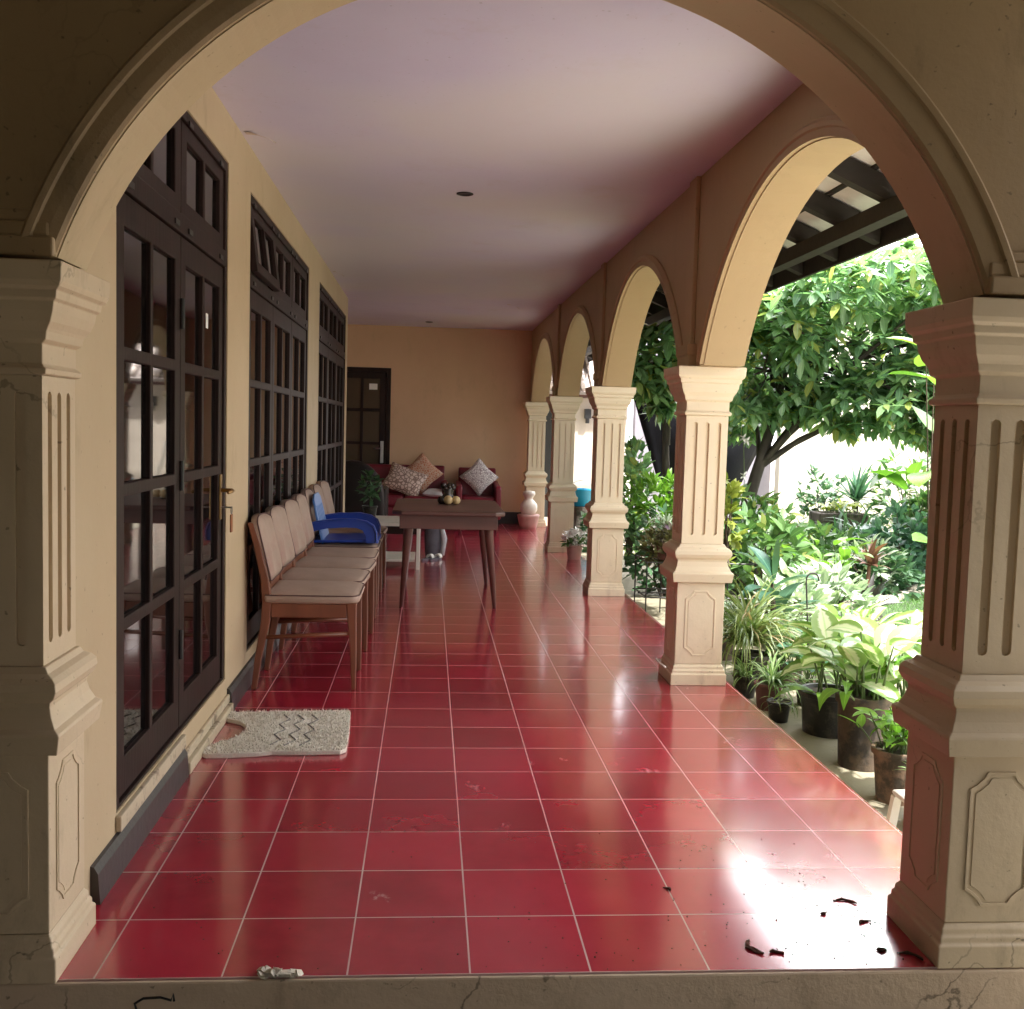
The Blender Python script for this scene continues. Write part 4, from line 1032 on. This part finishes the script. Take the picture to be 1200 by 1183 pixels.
W('vine', 'yellow-green vine hanging at the right of the second column', 2.95, 4.9, lambda t: bush(t, (2.93,4.9,.72), .10,.10,.34, 46, .10,.05, 'leaf_yellow', 49, stems=True), None, .3)
W('shrub', 'climbing leafy shrub right of the third column', 2.95, 8.2, lambda t: bush(t, (2.88,8.2,.62), .16,.28,.62, 130, .15,.065, 'leaf_tree', 50), SG)
W('shrub', 'light green leafy shrub behind the wire rack', 3.05, 7.4, lambda t: bush(t, (3.05,7.4,.66), .34,.25,.26, 130, .15,.045, 'leaf_bright', 51, shape='lance'), SG)
W('shrub', 'dark mixed shrub standing behind the wire rack', 3.0, 6.95, lambda t: bush(t, (3.0,6.95,.20), .40,.25,.42, 200, .12,.05, 'leaf_dark', 52), SG)
W('shrub', 'broad dark shrub in the far right corner by the white wall', 7.6, 9.4, lambda t: bush(t, (7.6,9.4,.6), .8,.6,.8, 300, .2,.08, 'leaf_dark', 53), SG)
W('shrub', 'low mixed planting left of the stone trough', 4.75, 8.0, lambda t: bush(t, (4.7,7.6,.12), .50,.5,.34, 260, .14,.05, 'leaf_mid', 54), SG)
W('shrub', 'silvery leaved clump in front of the stone trough', 4.95, 7.6, lambda t: bush(t, (5.0,7.2,.08), .32,.3,.26, 130, .15,.04, 'leaf_white', 55, shape='lance'), SG)
W('croton', 'low pale clump before the dark bromeliads', 3.75, 4.45, lambda t: cane_plant(t, (3.72,4.45,GZ), 30, .30, .22, .075, 'leaf_pale', 56, spread=.22, lean=.7), SG)

# wire plant rack
rk = thing('plant_rack', 'low black wire plant rack standing behind the second column', 'plant rack', (2.95, 5.85, GZ))
mb = MB(); z0, z1 = GZ, .30
for x in (2.52, 2.74, 2.96, 3.18, 3.40):
    for y in (5.65, 6.1): mb.tube([(x,y,z0),(x,y,z1)], .006, 5)
mb.build('uprights', 'iron', rk)
mb = MB()
for z in (.02, z1):
    for y in (5.65, 5.88, 6.1): mb.tube([(2.50,y,z),(3.42,y,z)], .006, 5)
    for x in (2.52, 2.74, 2.96, 3.18, 3.40): mb.tube([(x,5.65,z),(x,6.1,z)], .006, 5)
mb.build('shelves', 'iron', rk)
RG = 'pots on the wire rack'
t_ = P('potted_plant', 'brown bowl of small brownish foliage on the wire rack', 2.72, 5.80, .307, grp=RG); pot_mesh(t_, (2.72,5.80,.307), .13, .12, 'maroon_pot', taper=.55)
bush(t_, (2.70,5.80,.40), .22,.18,.16, 150, .07,.03, 'leaf_brown', 61)
t_ = P('bromeliad', 'purple bromeliad in an orange pot on the wire rack', 2.85, 6.02, .307, grp=RG); pot_mesh(t_, (2.85,6.02,.307), .08, .13, 'orange_plastic')
strap_plant(t_, (2.83,6.0,.44), 34, .24, .045, 'leaf_purple', 62, (.1,1.4), .9, shape='lance')
t_ = P('spider_plant', 'white strap-leaved plant on the wire rack, behind the purple bromeliad', 2.80, 6.2, .307, grp=RG); pot_mesh(t_, (2.80,6.2,.307), .10, .18, 'black_plastic')
strap_plant(t_, (2.80,6.2,.52), 60, .30, .018, 'leaf_white', 63, (.2,1.3), 1.9)
t_ = P('potted_plant', 'dark leafy pot on the right end of the wire rack', 3.25, 5.9, .307, grp=RG); pot_mesh(t_, (3.25,5.9,.307), .10, .14, 'black_plastic')
cane_plant(t_, (3.25,5.9,.42), 20, .16, .15, .05, 'leaf_dark', 64, spread=.08, lean=.8, shape='lance')

# stone trough with yellow plant
tr = thing('stone_trough', 'rough dark stone trough of yellow-green plants before the white wall', 'planter', (5.4, 9, GZ))
mb = MB(); mb.plate(rect(5.15,5.72,8.85,9.2), [rect(5.19,5.68,8.89,9.16)], (0,0,.48), (1,0,0), (0,1,0), .30); mb.box((5.22,8.90,GZ), (5.66,9.15,.179)); mb.build('trough', 'stone', tr, bevel=.015)
MB().box((5.191,8.891,.30),(5.679,9.159,.45)).build('soil', 'soil', tr)
cane_plant(tr, (5.45,9.0,.44), 44, .13, .13, .055, 'leaf_yellow', 65, spread=.2, lean=.8)
# edging stones
r_ = random.Random(9)
for k in range(14):
    x = 4.35+.22*k*.62; y = 6.15+.125*k+r_.uniform(-.04,.04); s_ = r_.uniform(.07,.12)
    mb = MB(); mb.lathe([(.001,0)]+[(s_*math.sin(q)*(1+.12*math.sin(q*3+k)), s_*.45-s_*.55*math.cos(q)) for q in (.5,.9,1.3,1.7,2.1,2.5,2.9)]+[(.001,s_)], (x,y,GZ-.01), 9)
    tag(mb.build('edging_stone', 'pale_stone', smooth=True), 'rounded pale stone in the curved edging of the lawn', 'stone', 'edging stones round the lawn')

# lawn and planting bed
MB().plate([(3.9,4.1),(9,2.5),(9,8.5),(6.2,8.2),(4.9,6.7)], [], (0,0,GZ+.012), (1,0,0), (0,1,0), .02).build('lawn_soil', 'lawn_soil', kind='structure')
MB().plate([(3.3,4.4),(3.9,4.1),(4.9,6.7),(6.2,8.2),(9,8.5),(9,12.9),(4.0,12.9),(3.6,7.5)], [], (0,0,GZ+.03), (1,0,0), (0,1,0), .05).build('planting_bed', 'bed_soil', kind='structure')
mb = MB(); LP = [(3.95,4.15),(8.5,2.7),(8.5,8.3),(6.2,8.1),(4.9,6.6)]
r_ = random.Random(12)
while len(mb.v) < 9*15000:
    x = r_.uniform(3.9, 7.2); y = r_.uniform(2.8, 8.3)
    if not inside(x, y, LP): continue
    mb.leaf((x,y,GZ+.012), rnd_dir(r_, .0, .8), r_.uniform(.03,.07), .006, .8, 2, 'strap')
o = mb.build('grass', 'grass_blade', smooth=True, kind='stuff'); o['label'] = 'short bright green lawn grass'
# ground cover filling the bed
mb = MB(); BP = [(3.4,4.5),(3.8,4.4),(4.8,6.9),(6.2,8.3),(8.8,8.6),(8.8,12.4),(4.1,12.4),(3.7,7.5)]
while len(mb.v) < 12*5200:
    x = r_.uniform(3.0, 8.6); y = r_.uniform(4.4, 12.4)
    if not inside(x, y, BP): continue
    q = mnoise.noise(Vector((x*1.3, y*1.3, 0)))
    if q < -.15: continue
    mb.leaf((x,y,GZ+.03+r_.uniform(0,.10+.22*max(0,q))), rnd_dir(r_, .1, 1.4), r_.uniform(.07,.16), r_.uniform(.025,.06), .9, 3, 'ovate', roll=r_.uniform(-.6,.6))
o = mb.build('ground_cover', 'leaf_mid', smooth=True, kind='stuff'); o['label'] = 'mixed leafy ground cover in the garden bed'

# ------------------------------------------------------------------ garden tree
def tree(name, label, trunk, blobs, nw, L_, W, mat, seed, branch_from, per=7, shape='ovate'):
    t_ = thing(name, label, 'tree', trunk[0][0])
    st = MB(); st.tube([p for p, _ in trunk], [r_ for _, r_ in trunk], 12)
    r_ = random.Random(seed)
    tk = st.build('trunk', 'bark', t_, smooth=True)
    br = MB()
    for i, (c, rr) in enumerate(blobs):
        b0 = Vector(branch_from[i % len(branch_from)]); c = Vector(c)
        mid = b0.lerp(c, .5)+Vector((r_.uniform(-.15,.15), r_.uniform(-.15,.15), .10+.16*(c-b0).length))
        br.tube([b0.lerp(c, q)*(1-q)+(b0.lerp(mid, min(1, 2*q)) if q < .5 else mid.lerp(c, 2*q-1))*q if False else (b0*(1-q)**2+mid*(2*q*(1-q))*1.0+c*q*q) for q in (0,.2,.4,.6,.8,1)], [.034,.028,.022,.017,.012,.007], 7, cap=False)
        for q in range(4):
            e = c+Vector((r_.uniform(-1,1)*rr[0], r_.uniform(-1,1)*rr[1], r_.uniform(-.8,.8)*rr[2]))*.8
            br.tube([mid.lerp(c, .6), mid.lerp(e, .6)+Vector((0,0,.05)), e], [.014,.009,.004], 5, cap=False)
    br.build('branches', 'bark', t_, smooth=True)
    mb = MB()
    tot = sum(rr[0]*rr[1]*rr[2] for c, rr in blobs)**1
    wsum = sum((rr[0]*rr[1]*rr[2])**.67 for c, rr in blobs)
    for c, rr in blobs:
        c = Vector(c); n = int(nw*(rr[0]*rr[1]*rr[2])**.67/wsum)
        for k in range(n):
            u = rnd_dir(r_, 0, math.pi); u = u*r_.uniform(.35, 1)**.5
            if mnoise.noise(u*1.9+c*.7) < -.28: continue
            p = c+Vector((u.x*rr[0], u.y*rr[1], u.z*rr[2]))
            ax = (u.normalized()*.8+Vector((0,0,.55))+rnd_dir(r_, 0, 3)*.45).normalized()
            a1 = ax.orthogonal().normalized(); a2 = ax.cross(a1)
            n_l = r_.randint(per-2, per+1); off = r_.uniform(0, 6)
            for q in range(n_l):
                an = off+2*math.pi*q/n_l
                d = ((a1*math.cos(an)+a2*math.sin(an))*1.0+ax*r_.uniform(-.05,.5)).normalized()
                mb.leaf(p+ax*r_.uniform(-.03,.03), d, L_*r_.uniform(.55,1.15), W*r_.uniform(.75,1.2), r_.uniform(.15,.85), 3, shape, fold=.22, roll=r_.uniform(-.35,.35))
    mb.build('crown', mat, t_, smooth=True)
    return t_
bl = [((4.3,7.6,2.0),(.75,.5,.58)), ((4.9,7.4,2.25),(.8,.5,.55)), ((5.5,7.2,2.1),(.75,.5,.58)), ((6.1,7.0,2.2),(.8,.5,.6)), ((5.2,6.9,1.72),(.7,.42,.34)),
      ((5.9,6.8,1.72),(.65,.42,.36)), ((4.3,8.0,2.76),(.8,.5,.42)), ((5.4,7.6,2.88),(.9,.5,.36)), ((6.2,7.2,2.98),(.9,.5,.36)), ((4.05,6.9,2.35),(.42,.5,.32)),
      ((6.8,7.0,2.3),(.8,.5,.6)), ((4.1,8.3,1.62),(.5,.5,.34)), ((4.3,6.5,2.62),(.5,.5,.24)), ((5.0,6.5,2.76),(.6,.5,.26)), ((5.7,6.3,2.84),(.6,.5,.26)), ((3.9,7.4,2.5),(.4,.5,.25)), ((3.85,7.4,1.9),(.4,.4,.4)), ((5.5,7.0,1.55),(.55,.4,.26)), ((6.15,6.8,1.55),(.55,.4,.30)), ((4.75,7.2,1.62),(.45,.4,.26))]
tree('garden_tree', 'leaning tree with whorls of glossy leaves over the garden', [((3.92,8.0,GZ),.085),((3.98,8.0,.35),.075),((4.12,8.0,.9),.062),((4.28,7.98,1.5),.052),((4.45,7.9,1.95),.035)], bl, 2600, .185, .072, 'leaf_tree', 71, [(4.28,7.98,1.5),(4.4,7.93,1.8),(4.15,8.0,1.0)])
bl2 = [((3.05,8.3,2.05),(.30,.45,.36)), ((3.2,8.5,1.80),(.28,.4,.28)), ((3.3,8.1,2.25),(.26,.4,.22))]
tree('garden_tree', 'smaller leafy tree seen between the second and third columns', [((3.35,8.6,GZ),.05),((3.32,8.55,.8),.042),((3.25,8.45,1.6),.03)], bl2, 210, .20, .085, 'leaf_tree', 72, [(3.25,8.45,1.6),(3.3,8.5,1.2)])
# orchid on the trunk
t_ = P('orchid', 'white orchid on thin stems tied to the leaning tree trunk', 3.95, 7.85, .6)
MB().tube([(3.98,7.9,.75),(3.96,7.88,1.0),(3.93,7.85,1.30)], .004, 5).build('stem', 'stem_green', t_)
mb = MB(); r_ = random.Random(3)
for c in ((3.93,7.85,1.30),(3.97,7.85,1.27),(3.95,7.84,.92)):
    for q in range(5): mb.leaf(c, Vector((math.cos(q*1.257), -.35, math.sin(q*1.257))), .055, .045, .2, 3, 'ovate')
mb.build('petals', 'flower_white', t_, smooth=True)

# ------------------------------------------------------------------ far garden: walls, tarpaulin, outbuilding
gw_ = thing('garden_wall', 'tall white garden wall behind the plants', 'wall', (9, 13, GZ))
MB().box((6.05,12.9,GZ), (16,13.1,3.3)).build('wall', 'garden_wall_paint', gw_)
MB().box((6.05,12.86,GZ), (16,12.899,.16)).build('footing', 'pale_stone', gw_, bevel=.01)
tag(MB().box((11.8,-8,GZ), (12,12.899,3.0)).build('boundary_wall', 'garden_wall_paint'), 'pale boundary wall closing the right side of the garden', 'wall')
tag(MB().box((3.9,13.3,GZ), (6.049,13.5,3.2)).build('side_wall', 'shade_grey_paint'), 'grey shaded wall left of the white garden wall', 'wall')
# black tarpaulin: a sagging sheet with thickness
V = []; F = []; nx, nz = 16, 10
for i in range(nx+1):
    u = i/nx
    for j in range(nz+1):
        v = j/nz
        xt = 3.30+2.25*u; xb = 3.80+1.05*u
        x = xt*(1-v)+xb*v + .0; z = 2.1*(1-v)+(.50+.10*(2*u-1)**2)*v; y = 11.0-.30*math.sin(math.pi*v)*math.sin(math.pi*u)+.05*math.sin(u*14)*v
        V.append((x, y, z))
F = [(i*(nz+1)+j, (i+1)*(nz+1)+j, (i+1)*(nz+1)+j+1, i*(nz+1)+j+1) for i in range(nx) for j in range(nz)]
mb = MB(); mb.add(V, F); o = mb.build('tarpaulin', 'tarp', smooth=True); o.modifiers.new('Solid', 'SOLIDIFY').thickness = .02
tag(o, 'black tarpaulin sagging behind the leaning tree', 'tarpaulin')
ob_ = thing('outbuilding', 'small beige outbuilding with a pale tiled roof beyond the columns', 'building', (3, 15, GZ))
MB().plate(rect(1.6, 4.1, GZ, 1.95), [rect(1.9, 3.0, GZ+.001, 1.85)], (0,15,0), (1,0,0), (0,0,1), .15).build('wall', 'house_paint', ob_)
MB().box((1.9,15.3,GZ),(3.0,15.35,1.9)).build('doorway_dark', 'lamp_black', ob_)  # black sheet standing in for the dark inside the opening
MB().box((1.5,14.75,1.86),(4.2,14.9,1.98)).build('beam', 'table_wood', ob_, bevel=.005)
rf = MB().plate(rect(1.4,4.25,0,1.6), [], (0,14.65,1.95), (1,0,0), (0,.86,.5), .05).build('roof', 'roof_tile', ob_)
mb = MB()
for k in range(7):
    for q in range(16): 
        x = 1.45+.178*q; yv = .02+.22*k
        mb.tube([(x+.08, 14.65+.86*yv, 2.0+.5*yv), (x+.08, 14.65+.86*(yv+.23), 1.985+.5*(yv+.23))], .055, 8)
mb.build('tiles', 'ceramic', rf, smooth=True)
wl = MB().box((3.36,14.85,1.52),(3.46,14.99,1.68)).tube([(3.41,14.92,1.52),(3.41,14.92,1.44)], .035, 8); wl.build('wall_lamp', 'lamp_black', ob_)

# jar by the last column
j = thing('ceramic_jar', 'whitish round jar in a pink pot by the farthest column', 'jar', (2.10, 11.2, 0))
MB().lathe([(.001,0),(.105,0),(.125,.08),(.145,.17),(.15,.19),(.135,.20),(.001,.195)], (2.10,11.2,0), 26).build('pot', 'pink_pot', j, smooth=True)
MB().lathe([(.001,.196),(.085,.20),(.115,.26),(.110,.33),(.07,.38),(.05,.40),(.06,.43),(.085,.46),(.08,.50),(.001,.515)], (2.10,11.2,0), 26).build('jar', 'ceramic', j, smooth=True)
# hose hanging beyond
mb = MB(); mb.tube([(2.62,12.6,1.0),(2.66,12.6,.8),(2.72,12.55,.55),(2.74,12.5,.2),(2.72,12.45,GZ+.03)], .022, 8)
tag(mb.build('hose', 'white_plastic', smooth=True), 'white hose hanging outside beside the farthest column', 'hose')
t_ = P('potted_plant', 'pink pot with white flowers on the floor edge by the third column', 2.30, 8.15, 0); pot_mesh(t_, (2.29,8.15,0), .085, .15, 'pink_pot')
bush(t_, (2.29,8.15,.22), .11,.11,.085, 60, .06,.04, 'flower_white', 81, stems=False); bush(t_, (2.29,8.15,.17), .10,.10,.06, 26, .07,.03, 'leaf_mid', 82, stems=False)
stn = thing('stump_stand', 'rough stone stand under the blue tub', 'stand', (2.75, 10.9, GZ))
MB().lathe([(.001,0),(.17,0),(.15,.12),(.16,.25),(.13,.40),(.15,.52),(.001,.53)], (2.75,10.9,GZ), 12).build('stand', 'stone', stn)
bk = thing('blue_tub', 'bright blue plastic tub standing beyond the fourth column', 'tub', (2.75, 10.9, .351))
MB().lathe([(.001,0),(.115,0),(.15,.20),(.16,.205),(.16,.22),(.142,.22),(.112,.012),(.001,.01)], (2.75,10.9,.351), 24).build('tub', 'cyan_plastic', bk, smooth=True)
MB().tube([(2.60+.15*(1-math.cos(q)), 10.9-.02, .56+.12*math.sin(q)) for q in [i*math.pi/8 for i in range(9)]], .005, 5).build('handle', 'steel', bk)
W('shrub', 'dark low foliage around the stone stand beyond the fourth column', 2.8, 10.2, lambda t: bush(t, (2.85,10.3,.05), .22,.3,.25, 90, .12,.05, 'leaf_dark', 83), SG)
# potted plant on the white table
t_ = P('potted_plant', 'dark pot with a small upright green plant on the white low table', .23, 7.35, .44, grp='plants indoors'); pot_mesh(t_, (.23,7.35,.4405), .07, .13, 'black_plastic')
MB().tube([(.23,7.35,.56),(.235,7.35,.72)], .006, 6).build('stem', 'stem_green', t_)
bush(t_, (.235,7.35,.74), .09,.09,.12, 26, .09,.04, 'leaf_dark', 84, stems=False)
# folded papers on the white table
tag(MB().box((.02,7.3,.4405),(.15,7.55,.452)).build('papers', 'sticker_paper', bevel=.002), 'pale papers lying on the white low table', 'papers')
# low white stool by the nearest column
ws = thing('low_stool', 'low white plastic stool half hidden behind the nearest column', 'stool', (2.76, 1.28, GZ))
MB().box((2.60,1.20,-.045),(2.90,1.38,-.024)).build('seat', 'white_plastic', ws, bevel=.01)
for x, dx in ((2.616, -.02), (2.884, .02)):
    for y in (1.216, 1.364):
        mb = MB(); mb.sweep([((x,y,-.046),(1,0,0),(0,1,0)), ((x+dx,y,GZ),(1,0,0),(0,1,0))], [(-.016,-.014),(.016,-.014),(.016,.014),(-.016,.014)]); mb.build('leg', 'white_plastic', ws)

# ------------------------------------------------------------------ light
w = bpy.data.worlds.new('World'); sc.world = w; w.use_nodes = True
nt_ = w.node_tree; bg = nt_.nodes['Background']
sky = nt_.nodes.new('ShaderNodeTexSky'); sky.sky_type = 'NISHITA'; sky.sun_disc = False
SUN_EL, SUN_AZ = rad(58), rad(148)      # azimuth clockwise from +Y
sky.sun_elevation = SUN_EL; sky.sun_rotation = SUN_AZ
sky.air_density = 2.3; sky.dust_density = 10.0; sky.ozone_density = 3.0
# broken cloud over the sky, with an added bright patch for the floor reflection
ctc = nt_.nodes.new('ShaderNodeTexCoord'); cn = nt_.nodes.new('ShaderNodeTexNoise'); cn.inputs['Scale'].default_value = 2.0; cn.inputs['Detail'].default_value = 7; cn.inputs['Roughness'].default_value = .6
nt_.links.new(ctc.outputs['Generated'], cn.inputs['Vector'])
cf = ramp(nt_, cn.outputs[0], [(.36, .55), (.58, 1.)])
dp = nt_.nodes.new('ShaderNodeVectorMath'); dp.operation = 'DOT_PRODUCT'
nm = nt_.nodes.new('ShaderNodeVectorMath'); nm.operation = 'NORMALIZE'; nt_.links.new(ctc.outputs['Generated'], nm.inputs[0])
gl = Vector((math.sin(rad(27))*math.cos(rad(36)), math.cos(rad(27))*math.cos(rad(36)), math.sin(rad(36)))); dp.inputs[1].default_value = gl
nt_.links.new(nm.outputs[0], dp.inputs[0])
cc = mix(nt_, ramp(nt_, dp.outputs['Value'], [(.62, 0.), (.93, 1.)]), (7.4, 7.5, 8.0), (28., 28., 28.8))
nt_.links.new(mix(nt_, cf, sky.outputs[0], cc), bg.inputs[0]); bg.inputs[1].default_value = .15
sl = bpy.data.lights.new('sun', 'SUN'); sl.energy = 3.4; sl.angle = rad(2.5); sl.color = (1, .97, .93)
so = bpy.data.objects.new('sun', sl); COL.objects.link(so)
sd = Vector((math.sin(SUN_AZ)*math.cos(SUN_EL), math.cos(SUN_AZ)*math.cos(SUN_EL), math.sin(SUN_EL)))
so.rotation_euler = sd.to_track_quat('Z', 'Y').to_euler(); so.location = sd*30

# ------------------------------------------------------------------ camera
cd = bpy.data.cameras.new('camera'); cam = bpy.data.objects.new('camera', cd); COL.objects.link(cam)
cd.sensor_fit = 'HORIZONTAL'; cd.sensor_width = 36; cd.lens = 36*1220.857/1200; cd.clip_start = .05; cd.clip_end = 500
Mr = [(.99650153,-.07870677,.02810589), (-.02210765,.0760704,.99685733), (.08059744,.99399122,-.07406425)]
rt, up, fw_ = [Vector(v) for v in Mr]
mw = Matrix((rt, up, -fw_)).transposed().to_4x4(); mw.translation = (.770594548, -2.46523076, 1.34230123)
cam.matrix_world = mw; sc.camera = cam
sc.view_settings.view_transform = 'Standard'; sc.view_settings.look = 'None'; sc.view_settings.exposure = 2.05; sc.view_settings.gamma = 1
sc.view_settings.use_curve_mapping = False
sc.cycles.max_bounces = 10; sc.cycles.diffuse_bounces = 6; sc.cycles.glossy_bounces = 5; sc.cycles.transmission_bounces = 4
sc.cycles.sample_clamp_indirect = 8
